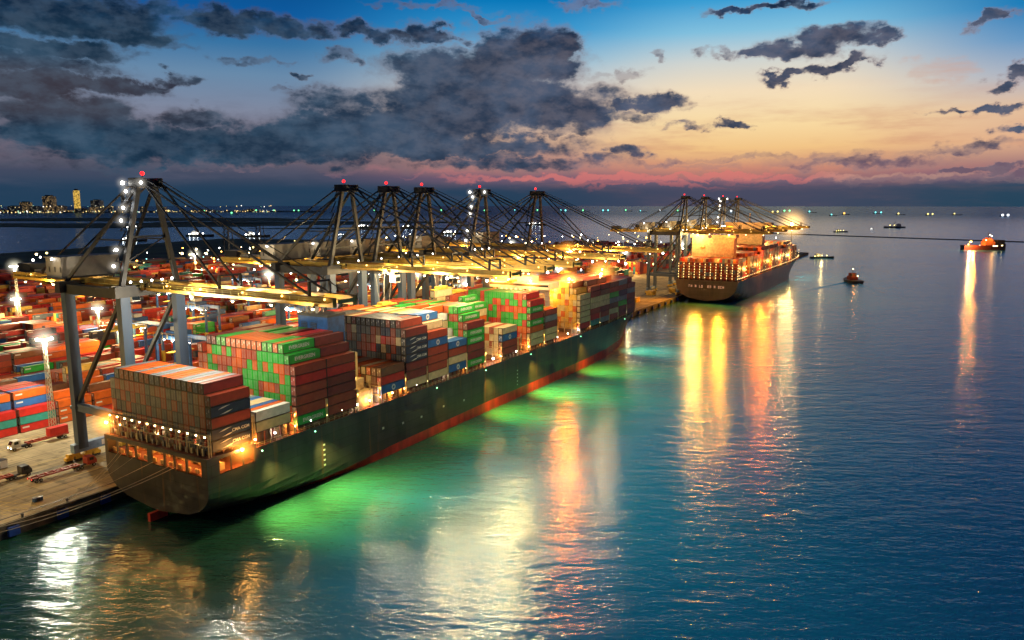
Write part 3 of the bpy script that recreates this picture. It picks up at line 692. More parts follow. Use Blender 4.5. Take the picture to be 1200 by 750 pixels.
# accommodation block
mb = MB(); mb.box(XC-18, XC+6, 307, 319, 18, 40.6); mb.box(XC-20.5, XC+12, 306.2, 317, 40.62, 43.6); mb.box(XC-12, XC+2, 309, 315, 43.62, 46.2)
for j in range(8): mb.box(XC-18.4, XC+6.4, 306.4, 319.4, 20.6+j*2.6, 20.8+j*2.6)
ac = mb.build('accommodation_block', M['white'], shipA, OA)
for j in range(8):
    for i in range(9):
        if rnd.random() < .25: continue
        x = XC - 17 + i*2.6; mb = MB(); mb.box(x, x+1.0, 306.93, 306.99, 21.6+j*2.6, 22.6+j*2.6)
        mb.build('window', M['win'] if rnd.random() < .5 else M['glass'], ac, OA)
mb = MB(); mb.box(XC-20.3, XC+11.8, 306.12, 306.19, 41.9, 42.9); mb.build('bridge_window', M['glass'], ac, OA)
mb = MB(); mb.tube((XC-5, 312, 46.2), (XC-5, 312, 53.5), .35, 8, 0, .18); mb.box(XC-8, XC-2, 311.9, 312.1, 49.6, 49.8); mb.box(XC-6.2, XC-3.8, 311.8, 312.2, 51.6, 52); mb.build('radar_mast', M['white'], ac, OA)
for x, z in ((XC-16, 45.6), (XC-9, 44.9), (XC+3, 44.6)):
    mb = MB(); mb.ball((x, 305.2, z), .62); mb.box(x-.1, x+.1, 305.2, 307, z+.5, z+.7, 1); mb.build('deck_floodlight', [M['lsod'], M['dark']], ac, OA)
    lamp((x-XC, 304.6-Y0, z-.4), 11000, (1,.30,.03), .5, shipA); lamp_halo(ac, (x-XC, 305.2-Y0, z), 9, (1,.4,.06), .8)
# foremast
mb = MB(); mb.tube((XC, 425, 21), (XC, 425, 36), .4, 8, 0, .2); mb.box(XC-1.5, XC+1.5, 424.8, 425.2, 32, 32.3); mb.build('foremast', M['buff'], shipA, OA)
# forward big lamp
mb = MB(); mb.tube((XC+10, 372.4, 40), (XC+10, 372.4, 43), .12, 6, 1); mb.ball((XC+10, 372.2, 43), .8); mb.build('deck_floodlight', [M['lsod'], M['dark']], shipA, OA)
lamp((10, 372.2-Y0-1.2, 43), 22000, (1,.5,.12), .6, shipA); lamp_halo(shipA, (10, 372.2-Y0, 43), 12, (1,.42,.07), .6)
mb = MB(); mb.tube((XC+14.5, 323.2, 36), (XC+14.5, 323.2, 44.4), .14, 6, 1); mb.ball((XC+14.5, 322.8, 44.6), .75); mb.build('deck_floodlight', [M['lsod'], M['dark']], shipA, OA)
lamp((14.5, 321.6-Y0, 44.4), 140000, (1,.15,.005), .7, shipA, spot=100, aim=(70, 321.6-Y0-95, 0), blend=.7); lamp_halo(shipA, (14.5, 322.8-Y0, 44.6), 8, (1,.40,.06), .6)
lamp((4, 321-Y0, 40), 20000, (1,.62,.10), .6, shipA)
# overside lamps that light the water along the hull
for y, p in ((127, 330000), (146, 330000), (204, 90000), (236, 420000), (272, 560000), (322, 440000), (379, 230000)):
    x = XC + interp(TAB, y)[0]; z = interp(TAB, y)[4] - .8
    mb = MB(); mb.box(x+.02, x+1.1, y-.12, y+.12, z+.1, z+.3, 1); mb.ball((x+1.2, y, z), .22); mb.build('overside_lamp', [M['lgrn'], M['dark']], shipA, OA)
    lamp((x+1.3-XC, y-Y0, z), p, ((.88,.92,.20) if y < 200 else (1,.66,.05)) if y < 350 else (.45,1,.32), .3, shipA, spot=102, aim=(x+1.3-XC+12, y-Y0+8, 0), blend=1)

# draught marks and tug marks
for y in (150, 262, 372):
    for k in range(5):
        x = XC + interp(TAB, y)[0] + .0; mb = MB(); mb.box(x+.03, x+.07, y, y+.75, 5.6+k*1.5, 6.1+k*1.5); mb.build('draught_mark', M['letter'], shipA, OA)
for y, z in ((176, 9.5), (186, 8.6), (196, 8.2), (209, 8.8), (222, 8.0)):
    x = XC + 20.3; mb = MB(); mb.box(x+.03, x+.07, y, y+.9, z, z+.7); mb.build('hull_mark', M['letter'], shipA, OA)
# mooring lines
def rope(a, b, sag, lab, r=.11):
    a = Vector(a); b = Vector(b); mb = MB(); n = 14; P = [a.lerp(b, i/n) - Vector((0, 0, sag*4*(i/n)*(1-i/n))) for i in range(n+1)]
    for p, q in zip(P, P[1:]): mb.tube(p, q, r, 5)
    tag(mb.build('mooring_line', M['rope'], None), lab, 'mooring line', 'stern mooring lines')
rl = [(-185.0, 101, 'pale mooring line from the second stern opening from the left'), (-183.5, 101.1, 'pale mooring line from the second stern opening, just right of its neighbour'), (-178.0, 90, 'pale mooring line from the fourth stern opening to the quay edge'),
      (-170.0, 66, 'long thin mooring line from the fifth stern opening from the left'), (-163.5, 78, 'long mooring line from the sixth stern opening, upper of the two thick ones'), (-161.5, 66.1, 'long mooring line from the seventh stern opening, lowest of all')]
for i, (x, y, lab) in enumerate(rl): rope((x, 111, 15.4), (QX-1.6, y, QZ+.7), 1.2 + i*.25, lab, .06 if i < 4 else .09)

# ------------------------------------------------------------------ second ship
XB = -168.0; YB = 607.0
TB = [(607,26,24,1.5,13,18.5,1.2),(622,26,24,-.5,11,18.2,.5),(650,25,24,-4,7,18,1.0),(690,25,25,-6,3,18,2.0),(840,25,24,-6,3,18,3.2),(880,25,18,-6,3,19,3.4),(905,24,10,-6,3,20,3.5),(922,17,4,-6,2,21,3.6),(934,7,.8,-6,2,22,3.6),(940,.1,.05,-6,2,22.5,3.6)]
shipB = thing('container_ship', 'distant container ship with brown hull and rows of amber deck lamps at far berth', 'container ship', (XB, YB, 0), 'container ships at the quay')
OB = (XB, YB, 0)
ysb = [607,612,622,635,650,670,690,740,790,840,860,880,893,905,914,922,929,934,938,940]
up, lo, rows = loft(TB, XB, ysb)
pts = rows[0][1]
for i in range(len(pts) - 1): up.poly([(XB-pts[i][0],607,pts[i][1]),(XB+pts[i][0],607,pts[i][1]),(XB+pts[i+1][0],607,pts[i+1][1]),(XB-pts[i+1][0],607,pts[i+1][1])])
up.build('hull', M['hull2'], shipB, OB); lo.build('boot_topping', M['hull2'], shipB, OB)
mb = MB()
for ya, yb in zip(ysb, ysb[1:]):
    A, B = interp(TB, ya), interp(TB, yb); mb.poly([(XB-A[0]+.1,ya,A[4]-.05),(XB+A[0]-.1,ya,A[4]-.05),(XB+B[0]-.1,yb,B[4]-.05),(XB-B[0]+.1,yb,B[4]-.05)])
mb.build('deck', M['deck'], shipB, OB)
# pale letters across the transom and on the quarter
def strokes(mb, x, z, w, h, pat, y, axis='x'):
    for ch in pat:
        a, b = {'|':((.1,.25),(0,1)),'-':((.0,.7),(.42,.58)),'_':((0,.7),(0,.15)),'^':((0,.7),(.85,1)),'r':((.55,.7),(0,1)),'.':((0,.2),(0,.2))}[ch]
        if axis == 'x': mb.box(x+w*a[0], x+w*a[1], y-.08, y, z+h*b[0], z+h*b[1])
        else: mb.box(y, y+.08, x+w*a[0], x+w*a[1], z+h*b[0], z+h*b[1])
letters = ['|^','-|r','','|^-r','','|_','|^r_','','','|^_-','^r|','','|^-r','','^r|_','|^_','-|r']
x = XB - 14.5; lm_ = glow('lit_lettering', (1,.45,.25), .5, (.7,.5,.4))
for L_ in letters:
    mb = MB(); strokes(mb, x, 12.4, 1.7, 1.9, L_, 606.95); x += 1.75
    if mb.f: mb.build('letter', lm_, shipB, OB)
x = XB - 4
for L_ in ('|_','^r_','|^-r','-|'): mb = MB(); strokes(mb, x, 10.4, 1.2, 1.1, L_, 606.95); x += 1.3; mb.build('letter', M['buff'], shipB, OB)
ncb = 22; pb = 49.0 / ncb; bays = []
y = 611.5; hs = [6,6,0,7,7,7,8,8,8,8,8,8,8,7,7,8,8,8,7,6,6]
for k, h in enumerate(hs):
    if h: bays.append((y, h))
    y += 13.4 if k != 1 else 14
mixB = ['rust red','orange','maroon','rust red','brown','orange','red','grey','cream']
for y, h in bays:
    for c in range(ncb):
        hc = h - (1 if c in (0, ncb-1) and h > 6 else 0)
        for t in range(hc):
            x0 = XB - 24.5 + c*pb
            ex = 's' + ('t' if t == hc-1 else '') + ('e' if c == ncb-1 or (c == ncb-2 and t >= h-1 and h > 6) else '')
            if y > 870 and (c < 3 or c > ncb-4): continue
            cont.append(dict(b=(x0+.05,x0+pb-.05,y,y+12,19+t*TH,19+(t+1)*TH-.08), c=rnd.choice(mixB), ex=ex, near=False, lab=None))
    mb = MB(); z1 = 33
    for i in range(12):
        x = XB - 24.6 + i*49.2/11; mb.box(x-.2, x+.2, y-1.0, y-.5, 18.2, z1)
    for z in (21, 24, 27, 30, 33): mb.box(XB-24.7, XB+24.7, y-1.0, y-.4, z-.15, z)
    mb.build('lashing_bridge', M['buff'], shipB, OB)
mb = MB()
for i in range(12):
    for z in (20.4, 22.6, 24.8, 27, 29.2, 31.4):
        x = XB - 24.6 + i*49.2/11; mb.ball((x, 610.3, z), .3, 0, 6, 4)
for j in range(46):
    yy = 612 + j*6.6; mb.ball((XB + interp(TB, yy)[0] - .6, yy, interp(TB, yy)[4] + 2.2), .36, 0, 6, 4)
    if j % 4 == 0:
        for z in (23, 26, 29): mb.ball((XB + interp(TB, yy)[0] - .6, yy-.6, z), .3, 0, 6, 4)
tag(mb.build('deck_lamps', glow('small_deck_lamp', (1,.62,.22), 5), shipB, OB), kind='stuff')
for x, y, z, p, c in ((-20,1.8,36,1500,SOD),(-7,1.8,36,1500,SOD),(8,1.8,36,1500,SOD),(21,1.8,36,1500,SOD),(27,30,27,14000,SOD),(27.5,80,27,14000,SOD),(27.5,130,27,14000,SOD),(27.5,180,27,14000,AMB),(27.5,230,27,14000,AMB),(10,24,56,16000,(1,.42,.10)),(-5,95,58,60000,(1,.66,.2)),(5,190,56,70000,(1,.56,.14))):
    lamp((x, y, z), p, c, .5, shipB)
mb = MB(); mb.box(XB-23, XB+13, 641, 651, 18, 52); mb.box(XB-24.5, XB+14.5, 640, 650, 52.02, 54.6)
for z in range(22, 52, 4): mb.box(XB-23.2, XB+13.2, 640.8, 651.2, z, z+.15)
ab = mb.build('accommodation_block', M['super_'], shipB, OB)
for x in (XB-18, XB+9):
    mb = MB(); mb.ball((x, 639.4, 54.4), .8); mb.build('deck_floodlight', M['lsod'], ab, OB)
mb = MB(); mb.box(XB-14, XB+14, 748, 760, 40, 60); mb.box(XB-22, XB+22, 747, 758, 60.02, 63); mb.tube((XB, 754, 63), (XB, 754, 72), .5)
mb.build('bridge_block', M['super_'], shipB, OB)
for y, p in ((840, 20000), (880, 20000)):
    x = XB + interp(TB, y)[0] + 1; lamp((x-XB, y-YB, 17), p, (.3,1,.4), .4, shipB, spot=90, aim=(x-XB+10, y-YB+4, 0), blend=1)
# brilliant sodium flood on the forward crane side
mb = MB(); mb.tube((XB+14, 905, 20), (XB+14, 905, 57), .35, 6, 1); mb.ball((XB+14, 904, 58), 1.7); mb.build('deck_floodlight', [glow('bright_sodium', (1,.62,.18), 60), M['dark']], shipB, OB)
lamp((14, 901-YB, 58), 90000, (1,.5,.14), 1.2, shipB); lamp_halo(shipB, (14, 904-YB, 58), 26, (1,.55,.15), .26)
lamp((-7, -2, 33), 190000, (1,.34,.015), .7, shipB, spot=125, aim=(-7, -40, 14), blend=.5); lamp((12, -2, 33), 160000, (1,.32,.015), .7, shipB, spot=125, aim=(12, -40, 14), blend=.5); lamp((27, 100, 50), 190000, (1,.15,.005), .7, shipB, spot=125, aim=(50, 70, 20), blend=.5)

# ------------------------------------------------------------------ quay cranes
def make_crane(loc, lab, lit=1.0, lampcol=AMB, tower=False, detail=True, group='quay cranes along the berth', boomlamp=1):
    t = thing('quay_crane', lab, 'crane', loc, group)
    D = (0, 0, 0)
    for x in (-27, 0):
        for y in (-8.6, 8.6):
            mb = MB(); mb.box(x-1.1, x+1.1, y-1.45, y+1.45, 3.6, 54); mb.box(x-1.35, x+1.35, y-1.7, y+1.7, 16.0, 17.0); mb.build('leg', M['crane'], t)
            mb = MB()
            for k in range(4):
                yy = y - 4.2 + k*2.8; mb.box(x-.75, x+.75, yy-1.05, yy+1.05, .8, 1.7); mb.tube((x-.6, yy-.6, .45), (x+.6, yy-.6, .45), .42, 8, 1); mb.tube((x-.6, yy+.6, .45), (x+.6, yy+.6, .45), .42, 8, 1)
            for k in (-1, 1): mb.box(x-.8, x+.8, y+k*2.8-1.8, y+k*2.8+1.8, 1.72, 2.6)
            mb.build('bogie', [M['wheel'], M['dark']], t)
        mb = MB(); mb.box(x-1.0, x+1.0, -11.5, 11.5, 2.62, 5.2); mb.box(x+1.02, x+1.1, -3, 5, 3.2, 4.8, 1); mb.build('sill_beam', [M['sill'], M['white']], t)
        mb = MB(); mb.box(x-1.3, x+1.3, -11.5, 11.5, 51.4, 54.6); mb.build('top_beam', M['cdark'], t)
    for y in (-8.6, 8.6):
        mb = MB(); mb.box(-26, -1, y-.9, y+.9, 15.4, 17.6); mb.build('portal_beam', M['crane'], t)
        mb = MB(); mb.box(-26, -1, y-1.1, y+1.1, 51.0, 53.8); mb.build('top_girder', M['cdark'], t)
        mb = MB(); mb.beam((-26.4, y, 18), (-1, y, 50.6), 1.0, 1.0); mb.build('diagonal_brace', M['cdark'], t)
    # twin girder boom with walkways
    for y in (-3.4, 3.4):
        mb = MB(); mb.box(-66, 3, y-.65, y+.65, 53.1, 55.3); mb.box(4, 74, y-.65, y+.65, 53.1, 55.3); mb.box(3, 4, y-.4, y+.4, 53.6, 54.9, 1)
        mb.build('boom_girder', [M['boom'], M['dark']], t)
        mb = MB(); s = -1 if y < 0 else 1; yo = y + s*.7
        mb.box(-65, 73, min(yo, yo+s*1.0), max(yo, yo+s*1.0), 54.0, 54.1)
        for k in range(0, 139, 3): mb.box(-65+k, -64.93+k, yo+s*.95-.04, yo+s*.95+.04, 54.1, 55.2)
        for z in (54.65, 55.15): mb.box(-65, 73, yo+s*.95-.04, yo+s*.95+.04, z, z+.07)
        mb.build('walkway', M['walk'], t)
    mb = MB()
    for k in range(15): x = -65.5 + k*10; mb.box(x-.3, x+.3, -2.7, 2.7, 53.9, 54.8)
    for k in range(14):
        x = -65 + k*10; mb.beam((x, -2.7, 54.4), (x+10, 2.7, 54.4), .25)
    mb.build('cross_tie', M['walk'], t)
    # apex frame
    mb = MB()
    for s in (-1, 1):
        mb.beam((0, s*8.6, 54.5), (1.5, s*2.6, 81.6), 1.15, 1.25)
        mb.beam((-27, s*8.6, 54.5), (.2, s*2.6, 81.2), .75, .8)
        mb.beam((-14, s*5.9, 67), (.7, s*5.6, 67), .4)
    mb.beam((.6, -5.6, 68), (.6, 5.6, 68), .5); mb.beam((0.3, -7, 61), (.3, 7, 61), .4); mb.beam((0.3, -7, 61), (.6, 5.6, 68), .3)
    mb.build('apex_frame', M['cdark'], t)
    mb = MB(); mb.box(-2.5, 5, -3.9, 3.9, 81.6, 82.0); mb.box(-1.8, 4.3, -3.2, -2.0, 82.02, 84.2); mb.box(-1.8, 4.3, 2.0, 3.2, 82.02, 84.2); mb.box(-.8, 3.3, -1.6, 1.6, 82.02, 83.6)
    for x in (-2.5, 5): 
        mb.box(x-.05, x+.05, -3.9, 3.9, 83, 83.08)
    for y in (-3.9, 3.9): mb.box(-2.5, 5, y-.05, y+.05, 83, 83.08)
    mb.build('apex_platform', M['cdark'], t)
    mb = MB(); mb.tube((0, 0, 83.62), (0, 0, 85.2), .12, 6, 1); mb.ball((0, 0, 85.5), .62); mb.build('beacon', [M['lred'], M['dark']], t)
    mb = MB()
    for s in (-1, 1):
        for x, z in ((34, 55.4), (66, 55.4)):
            mb.beam((4.2, s*2.6, 82.6), (x, s*3.2, z), .46, .46)
        mb.beam((4.2, s*2.2, 83.8), (72, s*2.4, 56.2), .2, .2)
    mb.build('forestay', M['cdark'], t)
    mb = MB()
    for s in (-1, 1):
        mb.beam((-1.8, s*2.6, 82.4), (-50, s*3.3, 56.2), .42, .42)
        mb.beam((-50, s*3.3, 55.2), (-46, s*2.8, 60.5), .4); mb.beam((-42, s*3.3, 55.2), (-46, s*2.8, 60.5), .4)
    mb.build('backstay', M['cdark'], t)
    for x in (34, 66):
        mb = MB()
        for s in (-1, 1): mb.box(x-.3, x+.3, s*3.4-.3, s*3.4+.3, 55.32, 58.4)
        mb.box(x-.2, x+.2, -3.6, 3.6, 58.42, 58.8); mb.build('stay_frame', M['cdark'], t)
    # machinery house
    mb = MB(); mb.box(-36.5, -28.5, -9, 9.0, 55.6, 61.2); mb.box(-36.9, -28.1, -9.4, 9.4, 61.22, 61.6); mb.box(-37.5, -26.5, -10.2, 10.2, 55.34, 55.58, 1)
    for k in range(4): mb.box(-28.49, -28.38, -8.9, 8.9, 56.6+k*1.3, 56.7+k*1.3, 0)
    for k in range(3): mb.box(-35.0+k*2.9, -34.4+k*2.9, -9.06, -9.01, 57.0, 58.6, 1)
    mb.build('machinery_house', [M['house'], M['dark']], t)
    # rear counterweight and cable reel platform
    mb = MB(); mb.box(-65.5, -58, -2.6, 2.6, 55.34, 58.0); mb.box(-56, -50, -2.4, 2.4, 55.34, 56.4, 1); mb.build('rear_platform', [M['cdark'], M['rod']], t)
    # trolley, cab, spreader
    tx = 26.3 if tower == 'hang' else (-14 if lit > .9 else 18)
    mb = MB(); mb.box(tx-3.4, tx+3.4, -4.6, 4.6, 52.1, 52.9)
    for s in (-1, 1): mb.box(tx-3, tx+3, s*3-.3, s*3+.3, 52.92, 53.08)
    mb.build('trolley', M['dark'], t)
    mb = MB(); mb.box(tx+4, tx+6.6, -1.4, 1.4, 48.8, 51.6); mb.box(tx+4.2, tx+6.7, -1.2, 1.2, 49.2, 50.8, 1); mb.box(tx+3.3, tx+4.8, -.3, .3, 51.62, 52.3); mb.build('operator_cab', [M['white'], M['glass']], t)
    sz = 44.0 if tower == 'hang' else 40
    mb = MB()
    for sx in (-1, 1):
        for sy in (-1, 1): mb.beam((tx+sx*2.2, sy*2.0, 52.1), (tx+sx*1.0, sy*1.6, sz+1.2), .1)
    mb.build('hoist_rope', M['cable'], t)
    mb = MB(); mb.box(tx-1.3, tx+1.3, -2.6, 2.6, sz+.5, sz+1.3); mb.box(tx-1.0, tx+1.0, -6.0, 6.0, sz, sz+.48, 0); mb.build('spreader', M['wheel'], t)
    # access stair on the near front leg of the apex frame, with its lamps
    mb = MB()
    for k in range(6):
        z = 57 + k*4.2; f = (z-54.5)/27; x = 0 + 1.5*f - 1.9; y = -8.6 + 6*f
        mb.box(x-1.1, x+.9, y-1.5, y+1.5, z, z+.12); mb.beam((x-.6, y-1.3, z+.1), (x-.6, y+1.2, z+4.1), .5, .12)
        for yy in (-1.5, 1.5): mb.box(x-1.1, x+.9, y+yy-.04, y+yy+.04, z+1.05, z+1.12)
    mb.build('stairway', M['rod'] if tower is True else M['cdark'], t)
    lm = []
    if lit > .9 or tower is True:
        for z in (60, 64.5, 72.5, 76, 80.5):
            f = (z-54.5)/27; lm.append(((1.5*f-2.6, -8.6+6*f-1.7, z), .4))
        lm += [((-2.9, -4.2, 82.8), .5), ((5.4, -4.2, 82.8), .4)]
        for k in range(5): lm.append(((1.6, -7+k*3.2, 55.6), .3))
    else:
        lm += [((1.6, -6, 55.6), .22), ((1.6, 5, 55.6), .22)]
    if detail:
        lm.append(((-32.0, -9.6, 60.9), .34))
    for p_, r_ in lm:
        q_ = MB(); q_.ball(p_, r_, 0, 8, 5); q_ = q_.build('access_lamp', M['lw'], t)
        if (lit > .9 or tower is True) and r_ > .39 : lamp_halo(t, p_, 2.6, (1,.93,.8), .4)
    hx = [(-58, AMB), (-42, AMB), (10, lampcol), (24, lampcol), (40, lampcol), (54, lampcol), (68, lampcol)]
    for x, c in hx:
        mb = MB(); mb.box(x-.5, x+.5, -4.9, -4.15, 52.6, 53.0, 1); mb.ball((x, -4.5, 52.45), .34, 0, 8, 4); mb.build('boom_floodlight', [M['lwarm'], M['dark']], t)
        mb = MB(); mb.ball((x+4, -4.6, 55.0), .3, 0, 6, 4); mb.build('walkway_lamp', M['lsoft'], t)
    if boomlamp:
        for x, p in ((-44, 20000), (24, 34000), (46, 34000)):
            lamp((x, -5.3, 51.8), p*boomlamp, lampcol if x > 0 else AMB, .45, t)
        lamp((-30, -13, 60), 1500*boomlamp, WARM, .3, t); lamp((-62, -2, 60), 900*boomlamp, AMB, .3, t); lamp((20, 0, 58), 1500*boomlamp, AMB, .3, t); lamp((50, 0, 58), 1500*boomlamp, AMB, .3, t)
        if lit > .9: lamp((28, -6, 51.6), 36000, lampcol, .45, t)
        if lit > .9: lamp((-3.4, -7, 78), 600, WHITE, .3, t); lamp((-12, -4, 58), 500, WARM, .3, t)
    return t
WX = -196
CR = [(131, 'nearest and largest quay crane, slate blue legs straddling the apron by the stern', 1.0, (1,.86,.62), False, .62),
      (212, 'second quay crane from the left, red beacon on its dark apex', .5, (1,.78,.42), False, .9),
      (236.5, 'third quay crane from the left, lowering a cream container onto the ship', .5, (1,.74,.36), 'hang', .75),
      (260, 'fourth quay crane from the left, dark apex between its close neighbours', .5, (1,.74,.36), False, .6),
      (306, 'fifth quay crane from the left, its apex stair studded with white lamps', .5, (1,.62,.22), True, .5),
      (362.5, 'sixth quay crane, slim dark apex above the bow of the near ship', .5, (1,.58,.20), False, .9),
      (630, 'leftmost quay crane of the far group by the second ship', .4, AMB, False, 0),
      (690, 'second quay crane of the far group, beside the second ship', .4, AMB, False, 0),
      (757, 'third far quay crane, its stair tower lit white', .4, AMB, True, 0),
      (815, 'rightmost quay crane of the far group, boom over the amber lit ship', .4, AMB, False, 0)]
for y, lab, lit, lc, tw, bl in CR:
    t = make_crane((WX, y, QZ), lab, lit, lc, tw, boomlamp=bl)
# outboard floods at the boom tips, aimed at the fairway
for y, lx, p, c in ((131, 60, 9000, (1,.90,.60)), (212, 50, 52000, (1,.80,.34)), (212, 66, 36000, (1,.88,.48)), (236.5, 58, 60000, (1,.78,.28)), (260, 54, 40000, (1,.68,.20)), (306, 62, 12000, (1,.40,.06))):
    t_ = [o for o in COL.objects if o.name.startswith('quay_crane') and abs(o.location.y - y) < .1][0]
    fl = MB(); fl.box(lx-.6, lx+.6, -5.0, -4.2, 52.4, 53.0, 1); fl.ball((lx, -5.0, 52.0), .42); fl.build('boom_floodlight', [M['lw'], M['dark']], t_)
    lamp((lx+6, -5.6, 50.8), 9500, (1, .72, .40), .5, t_)  # added point light without fixture, brightens the starboard container sides
    lamp((lx, -5.6, 51.6), p, c, .5, t_, spot=84, aim=(lx+42, -5.6-62, 0), blend=.7)
# strong sodium flood under the boom of the sixth crane
fl = MB(); fl.box(WX+21, WX+23, 357.6, 358.6, QZ+52.2, QZ+52.6, 1); fl.ball((WX+22, 358.1, QZ+51.7), .7)
_t6 = [o for o in COL.objects if o.name.startswith('quay_crane') and abs(o.location.y - 362.5) < .1][0]
fl.build('boom_floodlight', [M['lsod'], M['dark']], _t6, (WX, 362.5, QZ)); lamp((22, -5.2, 50.6), 60000, (1,.17,.01), .7, _t6, spot=84, aim=(80, -100, 0), blend=.7); lamp_halo(_t6, (22, -4.4, 51.7), 9, (1,.4,.06), .6)
for y, p in ((630, 60000), (690, 60000), (757, 90000), (815, 120000)):
    lamp((WX+10, y, 54), p, (1,.6,.2), .6); lamp((WX-28, y-12, 58), 4000, WARM, .4)
# the box hanging from the third crane
cont.append(dict(b=(WX+26.3-1.05, WX+26.3+1.05, 230.5, 242.5, QZ+44-2.8, QZ+43.95), c='cream', ex='ste', near=True, lab=('hang',)))

# ------------------------------------------------------------------ container yard
yr = random.Random(5)
YC = ['rust red']*6 + ['orange']*9 + ['red']*8 + ['maroon']*3 + ['brown']*3 + ['blue']*2 + ['cream']*2 + ['yellow']*2 + ['grey','green','teal','navy blue']
FRONT = {0: [('red','teal','red'), ('maroon','orange','orange','orange'), ('rust red','orange')],}
nblk = 22
for k in range(nblk):
    xr = -266.5 - k*25.2
    y = 52 + yr.uniform(0, 8)
    if k == 0: y = 62.0
    ymax = 640 if k < 1 else (1230 if k < 13 else 640)
    slot = 0
    while y < ymax:
        if yr.random() < .035 and slot > 8: y += 20
        base = yr.choice([2,3,4,4,5]) if k else yr.choice([4,5,4])
        if k == 0 and y > 128: base = yr.choice([3,3,4])
        for r in range(6):
            n = clampf(base + yr.choice([-2,-1,0,0,0,1]), 0, 5)
            if k == 0 and r == 0: n = 3 if y < 127 else yr.choice([1,2,2,3])
            if k == 0 and r == 1: n = 5 if y < 127 else 4
            x0 = xr - (r+1)*2.62
            colr = yr.choice(YC)
            for tt in range(n):
                if yr.random() < .6: colr = yr.choice(YC)
                c_ = colr
                if k == 0 and r == 0 and y > 100 and y < 127: c_ = ('red','teal','red')[tt]
                if k == 0 and r == 1 and 98 < y < 140: c_ = ('red','orange','pink','blue','orange')[tt] if y < 127 else 'orange'
                if k == 0 and r in (0, 2) and y >= 127: c_ = 'orange' if yr.random() < .8 else 'red'
                cont.append(dict(b=(x0+.05, x0+2.52, y, y+12.1, QZ+.03+tt*2.75, QZ+.03+(tt+1)*2.75-.05), c=c_, ex='s' + ('t' if tt == n-1 else '') + 'e', near=k < 5 and y < 330,
                                 lab=('yard', k, r, slot, tt, n)))
        y += 12.9; slot += 1

# ------------------------------------------------------------------ decide which containers are objects of their own
OMIT = []
def key(c): return c['b']
verts = []; tris = []
for c in cont:
    x0,x1,y0,y1,z0,z1 = c['b']; n = len(verts)
    verts += [(x0,y0,z0),(x1,y0,z0),(x1,y1,z0),(x0,y1,z0),(x0,y0,z1),(x1,y0,z1),(x1,y1,z1),(x0,y1,z1)]
    tris += [(n,n+3,n+2,n+1),(n+4,n+5,n+6,n+7),(n,n+1,n+5,n+4),(n+1,n+2,n+6,n+5),(n+2,n+3,n+7,n+6),(n+3,n,n+4,n+7)]
bvh = BVHTree.FromPolygons(verts, tris)
CAM = Vector((0, 0, 80))
def seen(i, p):
    d = (p - CAM); L = d.length; hit = bvh.ray_cast(CAM, d / L, L + 1)
    return hit[2] is not None and hit[2] // 6 == i
for i, c in enumerate(cont):
    x0,x1,y0,y1,z0,z1 = c['b']; ctr = Vector(((x0+x1)/2, (y0+y1)/2, (z0+z1)/2)); u, v, d = proj(ctr)
    c['d'] = d; c['on'] = -.02 < u < 1.02 and -.02 < v < 1.02
    k = (870/d)**2; vd = (ctr - CAM).normalized()
    c['est'] = k*((z1-z0)*(x1-x0)*abs(vd.y) + (z1-z0)*(y1-y0)*abs(vd.x) + (y1-y0)*(x1-x0)*abs(vd.z)) if c['on'] else 0
order = sorted(range(len(cont)), key=lambda i: -cont[i]['est'])
def visible_area(i):
    c = cont[i]; x0,x1,y0,y1,z0,z1 = c['b']; k = (870/c['d'])**2; A = 0
    ctr = Vector(((x0+x1)/2, (y0+y1)/2, (z0+z1)/2)); vd = (ctr - CAM).normalized(); m = {}
    for nm, pts, a in (('s', [Vector((x0+(x1-x0)*f, y0, z0+(z1-z0)*g)) for f in (.25,.75) for g in (.2,.55,.9)], (x1-x0)*(z1-z0)*abs(vd.y)),
                       ('e', [Vector((x1, y0+(y1-y0)*f, z0+(z1-z0)*g)) for f in (.1,.3,.5,.7,.9) for g in (.3,.8)], (y1-y0)*(z1-z0)*abs(vd.x)),
                       ('t', [Vector((x0+(x1-x0)*g, y0+(y1-y0)*f, z1)) for f in (.1,.3,.5,.7,.9) for g in (.3,.7)], (x1-x0)*(y1-y0)*abs(vd.z))):
        n = sum(seen(i, p) for p in pts); m[nm] = n / len(pts); A += a*k*n/len(pts)
    return A, m
va = {}
for i in order:
    if cont[i]['est'] <= 25: break
    if len(va) > 9000: break
    va[i] = visible_area(i)
best = sorted((i for i in va if va[i][0] > 6), key=lambda i: -va[i][0])[:300]
best_set = set(best)
print('containers', len(cont), 'tested', len(va), 'smallest kept', va[best[-1]][0], 'ship', sum(1 for i in best if cont[i]['lab'] and cont[i]['lab'][0] not in ('yard',)))
CW, CL, CH = 2.05, 11.9, 2.79
_cache = {}
